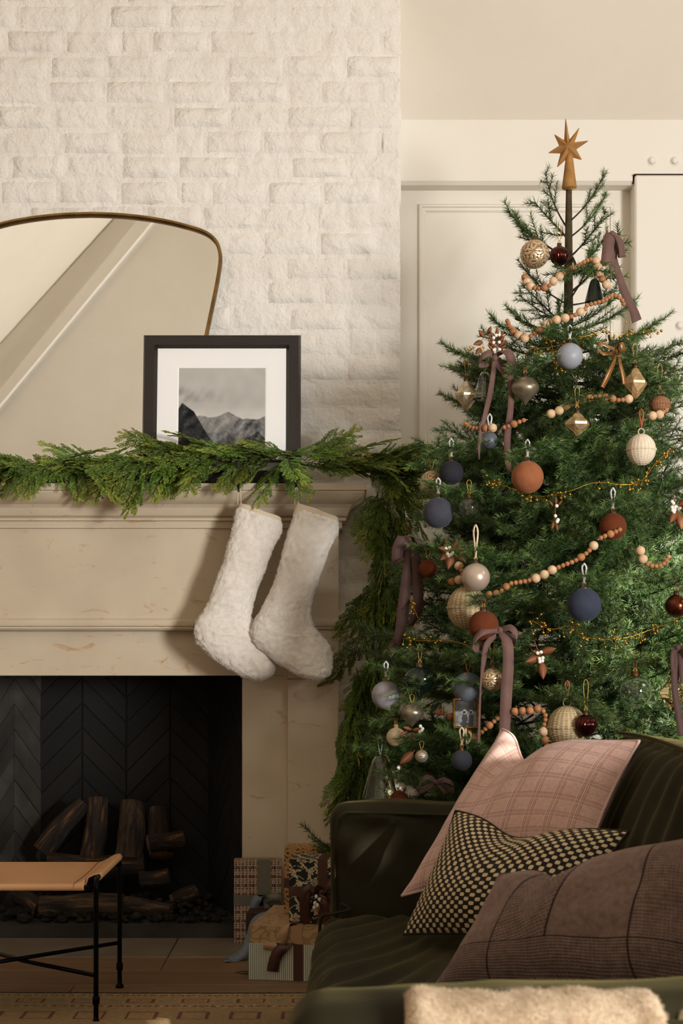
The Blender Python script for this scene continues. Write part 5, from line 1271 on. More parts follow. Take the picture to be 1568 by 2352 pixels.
m_paleg = frost('pale_grey_matte', (152, 154, 162)); m_slate = vel('slate_velvet', (66, 67, 76), (120, 122, 134)); m_char = vel('charcoal_velvet', (42, 42, 48), (96, 98, 108)); m_navy = vel('navy_velvet', (56, 60, 76), (110, 116, 136)); m_lilac = frost('lilac_grey_matte', (150, 144, 148)); m_bluegrey = frost('blue_grey_matte', (98, 104, 112)); m_pearl = M('pearl_champagne', (188, 168, 150), .34, .35, rgb2=(180, 160, 142), vs=8, coat=.2)
m_coppv = vel('copper_velvet', (150, 92, 60), (190, 140, 104)); m_rust = vel('rust_velvet', (98, 48, 24), (150, 90, 55)); m_dkgreen = M('dark_green_glass', (26, 40, 32), .12, .5, rgb2=(18, 28, 24), vs=30, coat=.4)
ornament('ball', 'pale grey matte ball high on the middle of the tree', 1308, 818, 30, m_paleg, m_cap, (R_, m_white_rib, 30))
ornament('bell', 'small narrow clear glass bell beside the left silver faceted drop', 1113, 885, 30, m_glass, None, (C_, G, 24), name='glass_bell')
ornament('gem', 'silvered faceted drop hanging at the left edge of the tree beside a glass bell', 1071, 908, 27, m_mercs, m_cap, (C_, G, 40), name='faceted_ornament')
ornament('onion', 'pewter glass finial behind the long ribbon on the upper left of the tree', 1206, 893, 32, m_pewt, m_cap, (C_, m_rust_rib, 24), name='finial_ornament')
yo_gem['gold faceted gem hanging below the wooden beads in the middle of the tree'] = 1.0
ornament('gem', 'gold faceted gem hanging below the wooden beads in the middle of the tree', 1325, 974, 29, m_merc, m_cap, (C_, G, 46), name='faceted_ornament')
ornament('gem', 'large champagne faceted drop below the bronze satin bow on the right', 1458, 880, 28, m_champ, m_cap, (C_, G, 44), name='faceted_ornament')
ornament('rattan', 'brown woven rattan ornament at the right edge below the champagne drop', 1515, 930, 25, m_ratb, None, (C_, G, 60), name='rattan_ornament', yo=.05)
ornament('rattan', 'white woven rattan ball on a rust cord at the right of the tree', 1472, 1033, 34, m_ratw, None, (R_, m_rust_rib, 44), name='rattan_ornament')
ornament('ball', 'copper velvet ball at the centre of the tree on a silver ribbon', 1211, 1096, 37, m_coppv, m_cap, (R_, m_white_rib, 38))
ornament('carved', 'gold etched ball at the left edge, half behind the charcoal ball', 991, 1107, 26, m_champ, None, (C_, G, 30), yo=.04, name='carved_bauble')
ornament('ball', 'charcoal blue velvet ball at the left edge beside the gold etched one', 1036, 1086, 28, m_char, m_cap, (R_, m_white_rib, 40))
ornament('ball', 'slate grey velvet ball below the gold etched one on the left', 1006, 1178, 35, m_slate, m_cap, (R_, m_white_rib, 34), yo=-.03)
ornament('glass', 'clear glass ball tucked in the needles right of the slate grey ball', 1077, 1166, 24, m_glass, m_capb, (C_, G, 30), clear=False)
ornament('ball', 'grey ball deep in the needles behind the wooden beads on the left', 1124, 1012, 20, m_bluegrey, None, (R_, m_white_rib, 40), clear=False, yo=.05)
ornament('bell', 'dark green bell behind the wooden beads near the tree top', 1365, 668, 26, m_dkgreen, None, (C_, G, 24), name='bell_ornament', yo=.05)
ornament('ball', 'dark rust velvet ball half hidden under a branch at the right', 1407, 1209, 31, m_rust, m_cap, (R_, m_white_rib, 46), yo=.03)
ornament('ball', 'champagne pearl ball on a cream ribbon above the large rattan ball', 1092, 1326, 33, m_pearl, m_cap, (R_, m_cream_rib, 76), yo=-.04)
ornament('rattan', 'large natural rattan ball behind the champagne pearl ball', 1073, 1396, 47, m_ratn, None, (C_, m_rust_rib, 20), name='rattan_ornament', yo=.04)
ornament('ball', 'rust velvet ball overlapping the large rattan ball at lower left', 1110, 1437, 35, m_rust, m_cap, (C_, m_rust_rib, 20), yo=-.05)
ornament('ball', 'rust brown ball behind the long mauve ribbon at the left edge', 983, 1306, 21, m_rust, None, (C_, G, 24), yo=.02)
ornament('ball', 'navy blue velvet ball on a silver ribbon low in the middle of the tree', 1341, 1389, 39, m_navy, m_cap, (R_, m_white_rib, 44))
ornament('ball', 'shiny copper brown ball at the right edge of the tree', 1553, 1392, 27, m_cop, m_cap, (C_, m_rust_rib, 30))
ornament('ball', 'lilac grey matte ball at the far lower left beside the garland', 886, 1597, 33, m_lilac, m_cap, (R_, m_white_rib, 34), yo=-.03)
ornament('onion', 'dark green glass finial at the lower left of the tree', 964, 1562, 37, m_dkgreen, m_cap, (C_, G, 40), name='finial_ornament')
ornament('onion', 'brushed pewter finial below the dark green one', 946, 1638, 27, m_pewt, None, (C_, G, 20), name='finial_ornament')
ornament('ball', 'blue grey matte ball behind the small framed photograph', 1074, 1580, 36, m_bluegrey, None, (C_, m_rust_rib, 30), yo=.05)
ornament('carved', 'bright gold carved ball beside the wide ribbon, above the pink cushion', 1130, 1561, 27, m_champ, m_cap, (C_, G, 50), name='carved_bauble')
ornament('rattan', 'large natural rattan ball beside the plum drop, above the pink cushion', 1302, 1670, 46, m_ratn, None, (R_, m_rust_rib, 40), name='rattan_ornament')
ornament('ridged', 'ridged plum drop overlapping the rattan ball above the pink cushion', 1345, 1666, 25, m_dkred, m_cap, (C_, G, 70), yo=-.05, name='ridged_ornament')
ornament('glass', 'large clear glass ball with bronze cap at the lower right of the tree', 1458, 1588, 38, m_glass, m_capb, (C_, m_rust_rib, 46))
ornament('gem', 'amber glass faceted drop behind the ribbon at the lower right edge', 1545, 1592, 32, glassmat('amber_glass', (214, 204, 160), .05), m_cap, (C_, G, 30), name='faceted_ornament', yo=.02)
ornament('ball', 'cream wooden ball with wooden cap at the lower left of the tree', 909, 1693, 22, M('pale_wood', (212, 192, 158), .7, rgb2=(196, 174, 138), vs=20, stretch=(1, 1, 6)), M('wood_cap', (176, 130, 84), .7), (C_, G, 30))
ornament('ball', 'fuzzy slate ball low on the tree left of the pink cushion', 1060, 1746, 24, m_slate, m_capb, (R_, m_cream_rib, 40))
ornament('bell', 'large clear glass bell above the sofa arm beside the garland', 873, 1784, 47, glassmat('bell_glass', (232, 236, 220)), None, (C_, m_white_rib, 40), name='glass_bell', yo=-.02)
ornament('ball', 'rust velvet ball just above the sofa arm beside the glass bell', 916, 1838, 22, m_rust, None, (C_, G, 20))
ornament('carved', 'carved mercury ball peeping out behind the corner of the pink cushion', 1443, 1712, 23, m_mercs, m_cap, None, Y=4.02, name='carved_bauble')
ornament('carved', 'small mercury glass ball hidden in the needles above the mauve bow', 968, 1737, 15, m_mercs, None, (C_, G, 20), name='carved_bauble')
# crystal drops beside the bell
Yc = front(890, 1780)-.06; t = thing('crystal_strand', PX(886, 1735, Yc), 'short strand of clear crystal and gold beads beside the large glass bell', 'bead strand')
MB().tube([PX(885, 1700, Yc), PX(887, 1740, Yc), PX(891, 1790, Yc), PX(888, 1835, Yc)], .0007, 5).build('thread', G, t)
for i in range(11):
    MB().sphere(PX(886+5*math.sin(i*2.1), 1738+i*9, Yc), .0062, 8, 6).build('crystal', m_glass, t, smooth=False); MB().sphere(PX(886+5*math.sin(i*2.1+1), 1742+i*9, Yc-.004), .003, 8, 6).build('gold_bead', m_gold, t)

# framed photograph ornament
Yp = front(1070, 1640, 1.0)-.03; t = thing('photo_ornament', PX(1070, 1638, Yp), 'tiny framed black and white photo with twisted gold frame among the needles', 'ornament'); ORN.append((1070, 1638, 40, Yp))
def twist(p0, p1, n):
    p0 = Vector(p0); p1 = Vector(p1); d = (p1-p0); b = MB(); o = d.normalized().orthogonal().normalized(); m = 60
    for s, in ((0,), (math.pi,)): b.tube([p0+d*(i/m)+(Quaternion(d.normalized(), s+n*6.283*i/m) @ o)*.0020 for i in range(m+1)], .0021, 6)
    return b
cs = [PX(1042, 1606, Yp), PX(1097, 1606, Yp), PX(1097, 1671, Yp), PX(1042, 1671, Yp)]
m_rope = M('antique_gold_rope', (170, 122, 54), .35, 1.0, rgb2=(120, 82, 36), vs=60)
for i in range(4): twist(cs[i], cs[(i+1) % 4], 9).build('rope_frame', m_rope, t)
MB().box((cs[0].x+.001, Yp, cs[2].z+.001), (cs[1].x-.001, Yp+.005, cs[0].z-.001)).build('backing', m_dark, t, smooth=False)
nx_, ny_ = 44, 54; v = []; cols = []
for j in range(ny_):
    for i in range(nx_):
        u = i/(nx_-1); w_ = j/(ny_-1); g = .16+.06*noise.noise(Vector((u*5, w_*6, 2)))
        if w_ > .42: g = .42+.15*noise.noise(Vector((u*6, w_*9, 4)))
        def e(cx, cy, a, b_): return ((u-cx)/a)**2+((w_-cy)/b_)**2 < 1
        for (cx, s) in ((.44, 1.0), (.74, .9)):
            if e(cx, .68, .12*s, .24*s) or e(cx-.03, .90, .16*s, .10): g = .17+.04*noise.noise(Vector((u*20, w_*20, 4)))
            if e(cx, .45, .105*s, .095*s): g = .55 if not (e(cx-.02, .46, .07, .06)) else .12
        g = max(.02, g)**1.8; v.append(PX(1044+51*u, 1608+61*w_, Yp-.0008)); cols.append((g, g, g))
o = MB().add(v, [(j*nx_+i, j*nx_+i+1, (j+1)*nx_+i+1, (j+1)*nx_+i) for j in range(ny_-1) for i in range(nx_-1)]).build('photograph', attr_mat('photo_print', .3), t, smooth=False); colattr(o.data, cols)
MB().strip([PX(1068, 1604, Yp), PX(1067, 1575, Yp), PX(1066, 1545, Yp)], .004, .001).build('hanging_cord', m_rust_rib, t)
MB().strip(catmull([PX(1069, 1672, Yp-.002), PX(1070, 1690, Yp-.006), PX(1072, 1709, Yp-.004), PX(1079, 1698, Yp-.008), PX(1081, 1686, Yp-.004), PX(1075, 1680, Yp)], 24), .005, .0008, Vector((1, 0, .3))).build('ribbon_tail', m_cream_rib, t)

# ---------------------------------------------------------------- wooden bead strands
m_bead_p = M('pale_wood_bead', (214, 182, 146), .6, rgb2=(198, 163, 126), vs=40, stretch=(1, 1, 5)); m_bead_o = M('oak_bead', (172, 118, 76), .55, rgb2=(154, 100, 60), vs=50, stretch=(1, 1, 5), rnd=.12)
def bead_mesh(r, mat): return MB().sphere((0, 0, 0), r, 16, 10).mesh('bead', mat)
BS, BM, BLG = bead_mesh(.0066, m_bead_o), bead_mesh(.0108, m_bead_o), bead_mesh(.0128, m_bead_p)
def wpx(pts, k, mn=0): return [tuple(PX(x, y, front(x, y, k, mn))) for x, y in pts]
def beads(label, pts, k=1.12, pattern='sssssmllssssssmssssll', n0=0):
    P_ = [Vector(p) for p in catmull(wpx(pts, k), 300)]; t = thing('bead_garland', P_[0], label, 'bead garland', 'wooden bead strands on the tree')
    MB().tube(P_[::6], .0010, 5).build('string', m_cream_rib, t); cum = [0]
    for a, b in zip(P_[:-1], P_[1:]): cum.append(cum[-1]+(b-a).length)
    s = .004; i = n0; j = 0
    while True:
        me, r = {'s': (BS, .0066), 'm': (BM, .0108), 'l': (BLG, .0128)}[pattern[i % len(pattern)]]; s += r*.95
        if s > cum[-1]: break
        while cum[j+1] < s: j += 1
        p = P_[j].lerp(P_[j+1], (s-cum[j])/max(1e-6, cum[j+1]-cum[j])); o = bpy.data.objects.new('bead', me); COL.objects.link(o); o.parent = t; o.location = p-t.location; o.rotation_euler = (random.random()*6, random.random()*6, 0); s += r*.95; i += 1
        ORN.append((HX+p.x*F/p.y, HY-(p.z-1)*F/p.y, 6, p.y-.05))
beads('wooden bead strand draped across the tree top under the plum drop', [(1203, 630), (1208, 645), (1218, 658), (1238, 663), (1258, 658), (1272, 645), (1285, 634), (1300, 624), (1325, 612), (1345, 600), (1362, 595), (1371, 603), (1374, 616), (1378, 632), (1385, 645), (1394, 656)], pattern='mllssmsllssmssssslll')
beads('short loop of small wooden beads at the right below the dark green bell', [(1340, 703), (1360, 698), (1388, 690), (1402, 680), (1415, 680), (1428, 690), (1433, 702)], pattern='s')
beads('wooden bead strand above the pale grey ball, falling away to the left', [(1163, 732), (1168, 745), (1175, 758), (1188, 768), (1204, 777), (1225, 768), (1243, 754), (1258, 742), (1276, 735), (1297, 731), (1315, 726), (1330, 718), (1350, 706)], pattern='ssssmllssmlsllsslssss')
beads('wooden bead strand across the middle of the tree above the gold gem', [(1252, 954), (1266, 950), (1282, 944), (1300, 933), (1325, 926), (1345, 918), (1362, 912), (1378, 911), (1398, 914), (1420, 919), (1438, 917), (1455, 915)], pattern='llmssssmssmmssll')
beads('short curve of wooden beads at the right edge beside the white rattan ball', [(1486, 952), (1498, 955), (1512, 953), (1524, 946), (1535, 938)], pattern='llssss')
beads('small loop of wooden beads at the left below the silver faceted drop', [(1068, 968), (1072, 978), (1084, 983), (1100, 984), (1116, 984), (1132, 983)], pattern='ssssssml')
beads('short run of wooden beads just right of the small left loop', [(1150, 984), (1170, 978), (1185, 972), (1200, 966), (1212, 964)], pattern='ssms')
beads('long wooden bead strand rising to the right from the large rattan ball', [(1112, 1366), (1128, 1366), (1143, 1362), (1158, 1352), (1170, 1341), (1188, 1338), (1206, 1335), (1225, 1330), (1245, 1322), (1270, 1308), (1295, 1298), (1320, 1288), (1345, 1272), (1366, 1250)], pattern='mmsmssssslllsssssmsslss')
beads('short row of wooden beads under the dark rust ball at the right', [(1372, 1240), (1384, 1233), (1398, 1228), (1412, 1222), (1424, 1216)], pattern='ssmss')
beads('loop of wooden beads hanging at the right edge of the tree', [(1468, 1252), (1470, 1264), (1474, 1280), (1482, 1292), (1496, 1300), (1512, 1300), (1525, 1294), (1533, 1282), (1536, 1276)], pattern='llssssssssss')
beads('few wooden beads beside the copper leaves at the left', [(1048, 1290), (1056, 1305), (1062, 1318), (1056, 1330), (1040, 1335), (1026, 1332)], pattern='lsslml')
beads('wooden bead strand passing behind the small framed photo', [(998, 1634), (1012, 1637), (1028, 1643), (1042, 1650), (1068, 1675), (1086, 1692), (1098, 1688), (1112, 1676), (1126, 1664), (1142, 1650)], pattern='mssmssssmmsss', k=1.0)
beads('wooden bead strand left of the rattan ball above the pink cushion', [(1170, 1636), (1190, 1633), (1215, 1632), (1236, 1628), (1248, 1634), (1253, 1648), (1250, 1664), (1248, 1682), (1252, 1700), (1257, 1716), (1262, 1732)], pattern='mmmmsssslmm')

# ---------------------------------------------------------------- gold berry strands
BB = MB().sphere((0, 0, 0), .0040, 10, 7).mesh('berry', m_gold)
def berries(label, pts, n, spread=16, seed=0, k=1.06):
    rnd = random.Random(seed); P_ = [Vector(p) for p in catmull(wpx(pts, k), 80)]; t = thing('berry_garland', P_[0], label, 'berry garland', 'gold berry strands on the tree'); b = MB().tube(P_[::2], .0009, 5)
    for i in range(n):
        p = P_[int(rnd.random()*79)]; q = p+Vector((rnd.gauss(0, spread*.6), -rnd.uniform(0, 14), rnd.gauss(-4, spread*.6)))*.00132
        b.tube([p, (p+q)/2+Vector((0, 0, .004)), q], .0005, 4); o = bpy.data.objects.new('berry', BB); COL.objects.link(o); o.parent = t; o.location = q-t.location; o.scale = (rnd.uniform(.75, 1.1),)*3
    b.build('wire', m_gold, t)
berries('gold berry strand above the pale grey ball and the satin bow', [(1225, 800), (1260, 798), (1300, 788), (1335, 775), (1370, 766), (1400, 762), (1440, 765), (1475, 762), (1508, 757)], 42, 17, 1)
berries('gold berries around the pale grey ball and down its left side', [(1240, 770), (1262, 782), (1270, 805), (1275, 828), (1290, 850)], 12, 9, 2)
berries('few gold berries on the left tip below the leather leaves', [(1076, 795), (1085, 802), (1098, 806), (1110, 790)], 8, 8, 3)
berries('long gold berry strand below the copper velvet ball', [(1118, 1105), (1140, 1112), (1165, 1118), (1195, 1130), (1225, 1138), (1250, 1140), (1285, 1134), (1320, 1124), (1350, 1112), (1380, 1108), (1420, 1113), (1455, 1112), (1470, 1105)], 44, 10, 4)
berries('gold berries climbing at the right edge below the white rattan ball', [(1462, 1108), (1480, 1098), (1492, 1082), (1505, 1064), (1518, 1052), (1530, 1042), (1540, 1032)], 24, 9, 5)
berries('gold berry strand low on the right above the clear glass ball', [(1220, 1425), (1250, 1440), (1275, 1445), (1310, 1438), (1340, 1462), (1380, 1468), (1430, 1466), (1470, 1455), (1510, 1440), (1560, 1425)], 52, 16, 6)
berries('gold berries behind the ribbons at the lower left', [(925, 1465), (945, 1470), (985, 1472), (1020, 1470), (1060, 1478), (1085, 1490)], 18, 12, 7)
berries('gold berries beside the mauve ribbon at the left edge', [(938, 1375), (948, 1385), (952, 1400), (960, 1420)], 9, 8, 8)
berries('gold berry strand just above the pink cushion', [(1236, 1752), (1262, 1742), (1290, 1738), (1310, 1728), (1340, 1715)], 10, 8, 9, 1.02)

# ---------------------------------------------------------------- ribbons tied in bows
m_mauve = M('mauve_cotton_ribbon', (108, 80, 72), .8, rgb2=(96, 69, 62), vs=20, bump=.25, bs=240, bd=.001, sheen=.25, sheentint=(200, 165, 155)); m_mdark = M('brown_mauve_ribbon', (78, 55, 49), .75, rgb2=(68, 46, 41), vs=20, bump=.25, bs=240, bd=.001, sheen=.25, sheentint=(170, 135, 125)); m_gsat = M('bronze_satin', (156, 110, 62), .3, .25, rgb2=(130, 88, 48), vs=14, sheen=.3)
def bow(label, mat, knot, strips, k=1.05, yo=0):
    """strips: (name, [(px, py, dy)], width px, width direction)"""
    Y = front(knot[0], knot[1], k)-.07+yo; t = thing('bow', PX(knot[0], knot[1], Y), label, 'bow')
    MB().sphere(PX(knot[0], knot[1], Y-.006), knot[2]*Y/F, 12, 8, (1, .8, 1.1)).build('knot', mat, t)
    for nm, pts, wd, dr in strips:
        p = catmull([(x, y, d) for x, y, d in pts], 40); MB().strip([PX(x, y, Y+d) for x, y, d in p], [w_[0]*Y/F for w_ in catmull([(w_,) for w_ in wd], 40)] if isinstance(wd, list) else wd*Y/F, .001, Vector(dr)).build(nm, mat, t)
        if nm == 'ribbon_tail':
            for x, y, d in p[5::6]: ORN.append((x, y, 12, Y-.05))
    return t
bow('mauve bow with one long tail at the upper right of the tree', m_mauve, (1406, 536, 6), [
    ('bow_loop', [(1406, 536, 0), (1400, 545, -.02), (1396, 570, -.026), (1393, 604, -.018), (1399, 606, .0), (1404, 580, .012), (1406, 540, .004)], 27, (1, .15, .0)),
    ('bow_loop', [(1406, 536, 0), (1418, 545, -.016), (1427, 568, -.02), (1428, 590, -.008), (1424, 580, .012), (1412, 545, .006)], 18, (1, .6, .2)),
    ('ribbon_tail', [(1406, 538, 0), (1404, 570, -.006), (1404, 600, -.008), (1402, 640, -.006)], [10, 18, 16, 2], (1, .2, 0)),
    ('ribbon_tail', [(1407, 538, .004), (1410, 590, .004), (1420, 630, 0), (1436, 676, -.01), (1454, 712, -.02), (1462, 738, -.01)], [10, 14, 18, 22, 22, 26], (1, .3, .25))], yo=.0)
bow('mauve bow with two long tails at the upper left under the leather leaves', m_mauve, (1136, 822, 7), [
    ('bow_loop', [(1136, 822, 0), (1122, 812, -.014), (1106, 822, -.02), (1100, 836, -.006), (1118, 836, .008), (1136, 824, .004)], 16, (.2, .5, 1)),
    ('bow_loop', [(1136, 820, 0), (1152, 806, -.02), (1168, 812, -.03), (1176, 840, -.024), (1168, 864, -.01), (1156, 850, .006), (1140, 826, .006)], 22, (1, .3, .4)),
    ('ribbon_tail', [(1135, 824, 0), (1132, 860, -.012), (1124, 910, -.016), (1112, 960, -.018), (1101, 1010, -.02), (1100, 1056, -.018)], [10, 13, 14, 12, 9, 3], (1, .5, 0)),
    ('ribbon_tail', [(1170, 850, -.008), (1174, 890, -.016), (1172, 940, -.022), (1166, 990, -.026), (1164, 1040, -.028), (1169, 1082, -.02)], [16, 15, 15, 16, 16, 12], (1, .3, 0))], yo=-.02)
bow('small bronze satin bow at the right of the pale grey ball', m_gsat, (1417, 806, 7), [
    ('bow_loop', [(1417, 806, 0), (1400, 798, -.02), (1378, 788, -.026), (1371, 798, -.01), (1384, 812, .008), (1404, 812, .006), (1417, 807, .002)], 10, (.1, .6, 1)),
    ('bow_loop', [(1417, 805, 0), (1420, 792, -.02), (1427, 790, -.026), (1430, 806, -.02), (1424, 814, 0)], 14, (1, .5, .3)),
    ('ribbon_tail', [(1416, 808, 0), (1408, 835, -.012), (1396, 862, -.014), (1383, 890, -.01)], [6, 9, 12, 11], (1, .3, .3)),
    ('ribbon_tail', [(1419, 808, 0), (1424, 835, -.010), (1430, 860, -.01), (1433, 882, -.006)], [6, 9, 10, 9], (1, .4, -.2))])
bow('dark mauve bow hanging at the left edge of the tree beside the garland', m_mdark, (941, 1238, 6), [
    ('bow_loop', [(941, 1236, 0), (926, 1236, -.02), (914, 1262, -.026), (913, 1286, -.018), (924, 1288, -.002), (934, 1262, .006), (941, 1238, .004)], 28, (1, .25, .25)),
    ('bow_loop', [(942, 1236, 0), (956, 1236, -.014), (966, 1250, -.016), (964, 1262, 0), (950, 1246, .008)], 18, (1, .5, -.2)),
    ('ribbon_tail', [(940, 1240, 0), (936, 1300, -.012), (930, 1360, -.016), (924, 1420, -.016), (918, 1450, -.01), (908, 1480, -.004)], [14, 22, 26, 28, 24, 20], (1, .2, 0)),
    ('ribbon_tail', [(946, 1240, 0), (956, 1290, -.010), (960, 1350, -.016), (958, 1400, -.02), (942, 1435, -.01)], [12, 24, 25, 22, 16], (1, .2, .1)),
    ('ribbon_tail', [(908, 1478, 0), (900, 1490, -.004), (910, 1500, -.004)], [20, 22, 14], (.6, .3, .6))])
bow('mauve bow over the rust ball with a wide tail falling to the pink cushion', m_mauve, (1148, 1448, 7), [
    ('bow_loop', [(1148, 1448, 0), (1130, 1446, -.02), (1104, 1454, -.03), (1086, 1478, -.024), (1094, 1490, -.004), (1116, 1470, .01), (1146, 1450, .004)], 18, (.2, .6, 1)),
    ('bow_loop', [(1150, 1446, 0), (1172, 1442, -.02), (1186, 1458, -.026), (1184, 1474, -.012), (1168, 1462, .006), (1152, 1450, .004)], 17, (.3, .7, 1)),
    ('ribbon_tail', [(1150, 1452, -.004), (1164, 1475, -.020), (1167, 1520, -.026), (1164, 1570, -.028), (1161, 1620, -.028), (1158, 1690, -.026)], [16, 25, 26, 27, 27, 25], (1, .15, 0)),
    ('ribbon_tail', [(1142, 1454, 0), (1118, 1480, -.010), (1110, 1520, -.012), (1104, 1570, -.006), (1101, 1640, -.004), (1099, 1708, -.004)], [14, 15, 12, 5, 5, 8], (1, .4, 0))])
bow('mauve bow with two tails at the lower right edge of the tree', m_mdark, (1556, 1488, 7), [
    ('bow_loop', [(1556, 1488, 0), (1546, 1500, -.016), (1546, 1540, -.02), (1552, 1560, -.006), (1556, 1520, .01)], 14, (1, .4, 0)),
    ('bow_loop', [(1558, 1488, 0), (1574, 1492, -.02), (1584, 1510, -.02), (1570, 1515, 0)], 16, (.5, .5, 1)),
    ('ribbon_tail', [(1555, 1492, 0), (1548, 1540, -.02), (1550, 1590, -.024), (1558, 1640, -.022), (1566, 1690, -.02)], [12, 15, 16, 18, 20], (1, .2, 0)),
    ('ribbon_tail', [(1560, 1492, 0), (1566, 1530, -.014), (1568, 1570, -.018)], [12, 16, 14], (1, .2, 0))], yo=-.02)
bow('dark mauve bow lying in the needles just above the sofa arm', m_mdark, (1001, 1797, 5), [
    ('bow_loop', [(1001, 1797, 0), (986, 1786, -.02), (972, 1790, -.026), (960, 1812, -.016), (972, 1812, .004), (1000, 1799, .004)], 14, (.2, .8, .7)),
    ('bow_loop', [(1002, 1797, 0), (1020, 1792, -.02), (1038, 1800, -.022), (1042, 1816, -.008), (1024, 1808, .006), (1003, 1799, .004)], 15, (-.1, .8, .7)),
    ('ribbon_tail', [(1002, 1799, 0), (1012, 1808, -.014), (1022, 1822, -.016)], [7, 9, 10], (1, .3, .4)),
    ('ribbon_tail', [(1000, 1799, 0), (985, 1810, -.012), (960, 1820, -.014)], [6, 8, 9], (.3, .3, 1))])

# ---------------------------------------------------------------- leather leaf picks
def leafmesh(L, wd):
    n = 10; v = []; f = []
    for i in range(n+1):
        u = i/n; w_ = wd*math.sin(math.pi*min(1, u*.93+.07))**.8*(1-.25*u); z = .10*L*math.sin(u*2.4)
        v += [(u*L, -w_, z+w_*.18), (u*L, 0, z-.0012), (u*L, w_, z+w_*.18), (u*L, 0, z+.0014)]
    for i in range(n): a = i*4; c = a+4; f += [(a, a+1, c+1, c), (a+1, a+2, c+2, c+1), (a+3, a, c, c+3), (a+2, a+3, c+3, c+2)]
    return MB().add(v, f).mesh('leaf', m_leafpick)
LF = {'b': leafmesh(.045, .0125), 's': leafmesh(.030, .0058)}
WB = MB().sphere((0, 0, 0), .0050, 10, 7).mesh('white_berry', m_berry_w)
def pick(label, px, py, leaves, wb, stem, k=1.06, yo=0):
    Y = front(px, py, k)-.06+yo; t = thing('leaf_pick', PX(px, py, Y), label, 'leaf pick'); ORN.append((px, py, 34, Y))
    MB().tube([PX(x, y, Y+.003) for x, y in stem], .0014, 6).build('stem', m_leafpick, t)
    for (x, y, a, kind, s) in leaves:
        o = bpy.data.objects.new('leaf', LF[kind]); COL.objects.link(o); o.parent = t; o.location = PX(x, y, Y-.002)-t.location
        d = Vector((math.cos(a), -.25, math.sin(a))).normalized(); nn = Vector((0, -1, 0)); nn = (nn-d*nn.dot(d)).normalized(); yv = nn.cross(d); o.rotation_mode = 'QUATERNION'; o.rotation_quaternion = Matrix((d, yv, nn)).transposed().to_quaternion(); o.scale = (s, s, s)
    for (x, y) in wb:
        o = bpy.data.objects.new('white_berry', WB); COL.objects.link(o); o.parent = t; o.location = PX(x, y, Y-.012)-t.location
pick('copper leather leaf spray with white berries over the upper left mauve bow', 1140, 790, [(1140+(4 if s > 0 else -4), 816-i*9, (1.57-s*(1.0-.10*i)), 's', 1.0) for i in range(5) for s in (1, -1)]+[(1141, 775, 1.6, 's', 1.0)]+[(1112, 775, 2.3, 'b', .62), (1108, 785, 3.5, 'b', .7), (1120, 768, 1.2, 'b', .55), (1104, 800, 4.0, 'b', .6), (1122, 788, -.6, 'b', .6)], [(1133, 776), (1139, 770), (1146, 769), (1133, 787), (1146, 786), (1134, 804), (1147, 803)], [(1141, 824), (1141, 790), (1143, 768)], yo=-.03)
pick('copper leaves with white berries at the left beside the champagne ball', 1036, 1268, [(1036, 1266, 2.9, 'b', .9), (1038, 1262, 1.0, 'b', .7), (1040, 1266, .0, 'b', .95), (1036, 1272, -1.8, 'b', 1.1), (1034, 1268, 3.8, 'b', .9), (1042, 1270, -.7, 'b', 1.0)], [(1024, 1260), (1032, 1258), (1027, 1272), (1035, 1274), (1039, 1270), (1030, 1277)], [(1022, 1240), (1030, 1256), (1036, 1272)])
pick('copper leaves with white berries in the middle right of the wide ribbon', 1240, 1512, [(1240, 1500, .3, 'b', 1.0), (1238, 1508, 3.5, 'b', 1.0), (1242, 1520, -1.5, 'b', 1.1), (1240, 1505, 2.6, 'b', .6)], [(1234, 1500), (1242, 1498), (1238, 1513), (1246, 1511), (1239, 1520), (1245, 1518)], [(1226, 1470), (1234, 1492), (1241, 1512)])
pick('copper leaves with white berries at the right edge of the tree', 1556, 1170, [(1558, 1160, .4, 'b', 1.2), (1552, 1172, 4.2, 'b', 1.0), (1556, 1178, -1.45, 'b', 1.15), (1564, 1168, -.4, 'b', 1.1)], [(1543, 1152), (1546, 1156), (1543, 1165), (1550, 1164), (1544, 1172), (1549, 1171), (1547, 1176)], [(1546, 1128), (1548, 1145), (1553, 1172)])
pick('small copper leaf sprig with white berries in the centre of the tree', 1273, 1185, [(1276, 1160, 1.6, 's', .8), (1280, 1162, .9, 's', .7), (1270, 1164, 2.2, 's', .7), (1272, 1196, -1.9, 's', .9), (1276, 1202, -1.4, 's', .8)], [(1278, 1162), (1275, 1185), (1279, 1198), (1281, 1194)], [(1275, 1155), (1274, 1185), (1276, 1205)])
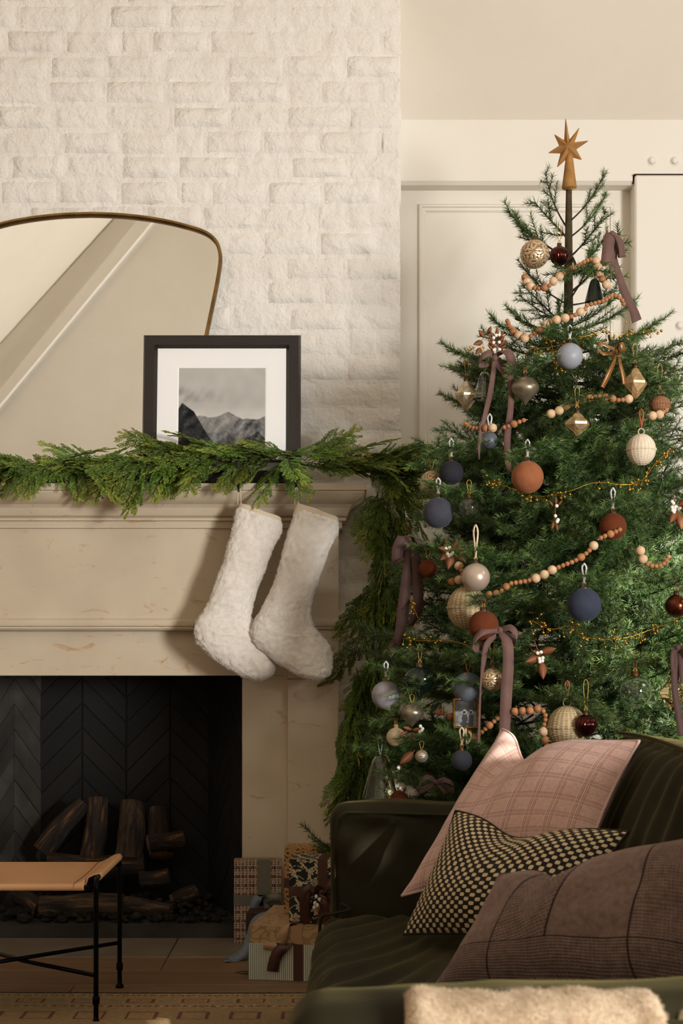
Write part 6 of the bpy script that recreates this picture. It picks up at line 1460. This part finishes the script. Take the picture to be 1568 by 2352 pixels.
pick('copper and white berry sprig beside the cream wooden ball', 944, 1676, [(944, 1676, 2.8, 'b', .6), (948, 1678, .3, 'b', .5), (935, 1680, 3.6, 's', .9), (944, 1682, -1.2, 's', .8)], [(965, 1668), (964, 1681), (970, 1674), (968, 1678)], [(936, 1672), (950, 1676), (966, 1676)])
pick('single tan leather leaf tip sticking out low on the left of the tree', 925, 1752, [(948, 1728, -2.45, 'b', 1.15)], [], [(952, 1722), (948, 1730), (944, 1734)])

# ---------------------------------------------------------------- star on the tree top
m_star = M('ochre_velvet_star', (164, 118, 62), .7, rgb2=(140, 96, 46), vs=30, sheen=.5, sheentint=(230, 185, 110), bump=.1, bs=300, bd=.001)
Ys = TY; sc = Ys/F; t = thing('star_topper', PX(1308, 434, Ys), 'ochre eight-pointed star on a cone standing on the tree top', 'tree topper')
cx, cy = 1303, 340
tips = [(1298, 263), (1333, 289), (1355, 324), (1338, 371), (1277, 387), (1255, 350), (1270, 304)]
import cmath
ang = sorted([(math.atan2(cy-y, x-cx), math.hypot(x-cx, y-cy)) for x, y in tips]); n = len(ang); v = [(0, -.022, 0), (0, .022, 0)]; pts2 = []
for i in range(n):
    a, r = ang[i]; a2 = ang[(i+1) % n][0]+(6.2832 if i == n-1 else 0); pts2 += [(a, r), ((a+a2)/2, 21)]
v += [(math.cos(a)*r*sc, 0, math.sin(a)*r*sc) for a, r in pts2]; m = len(pts2); f = []
for i in range(m): a, c = 2+i, 2+(i+1) % m; f += [(0, a, c), (1, c, a)]
o = MB().add(v, f).build('star', m_star, t, world=False, smooth=False); o.location = PX(cx, cy, Ys)-t.location; o.rotation_euler = (0, 0, math.radians(-8))
bv = o.modifiers.new('soft', 'BEVEL'); bv.width = .002; bv.segments = 2
MB().lathe([(.010, PX(0, 352, Ys).z), (.0125, PX(0, 368, Ys).z), (.0195, PX(0, 410, Ys).z), (.0235, PX(0, 431, Ys).z), (.022, PX(0, 433, Ys).z)], 28, (PX(1307, 0, Ys).x, Ys, 0)).build('cone_base', m_star, t)

grow_tree()
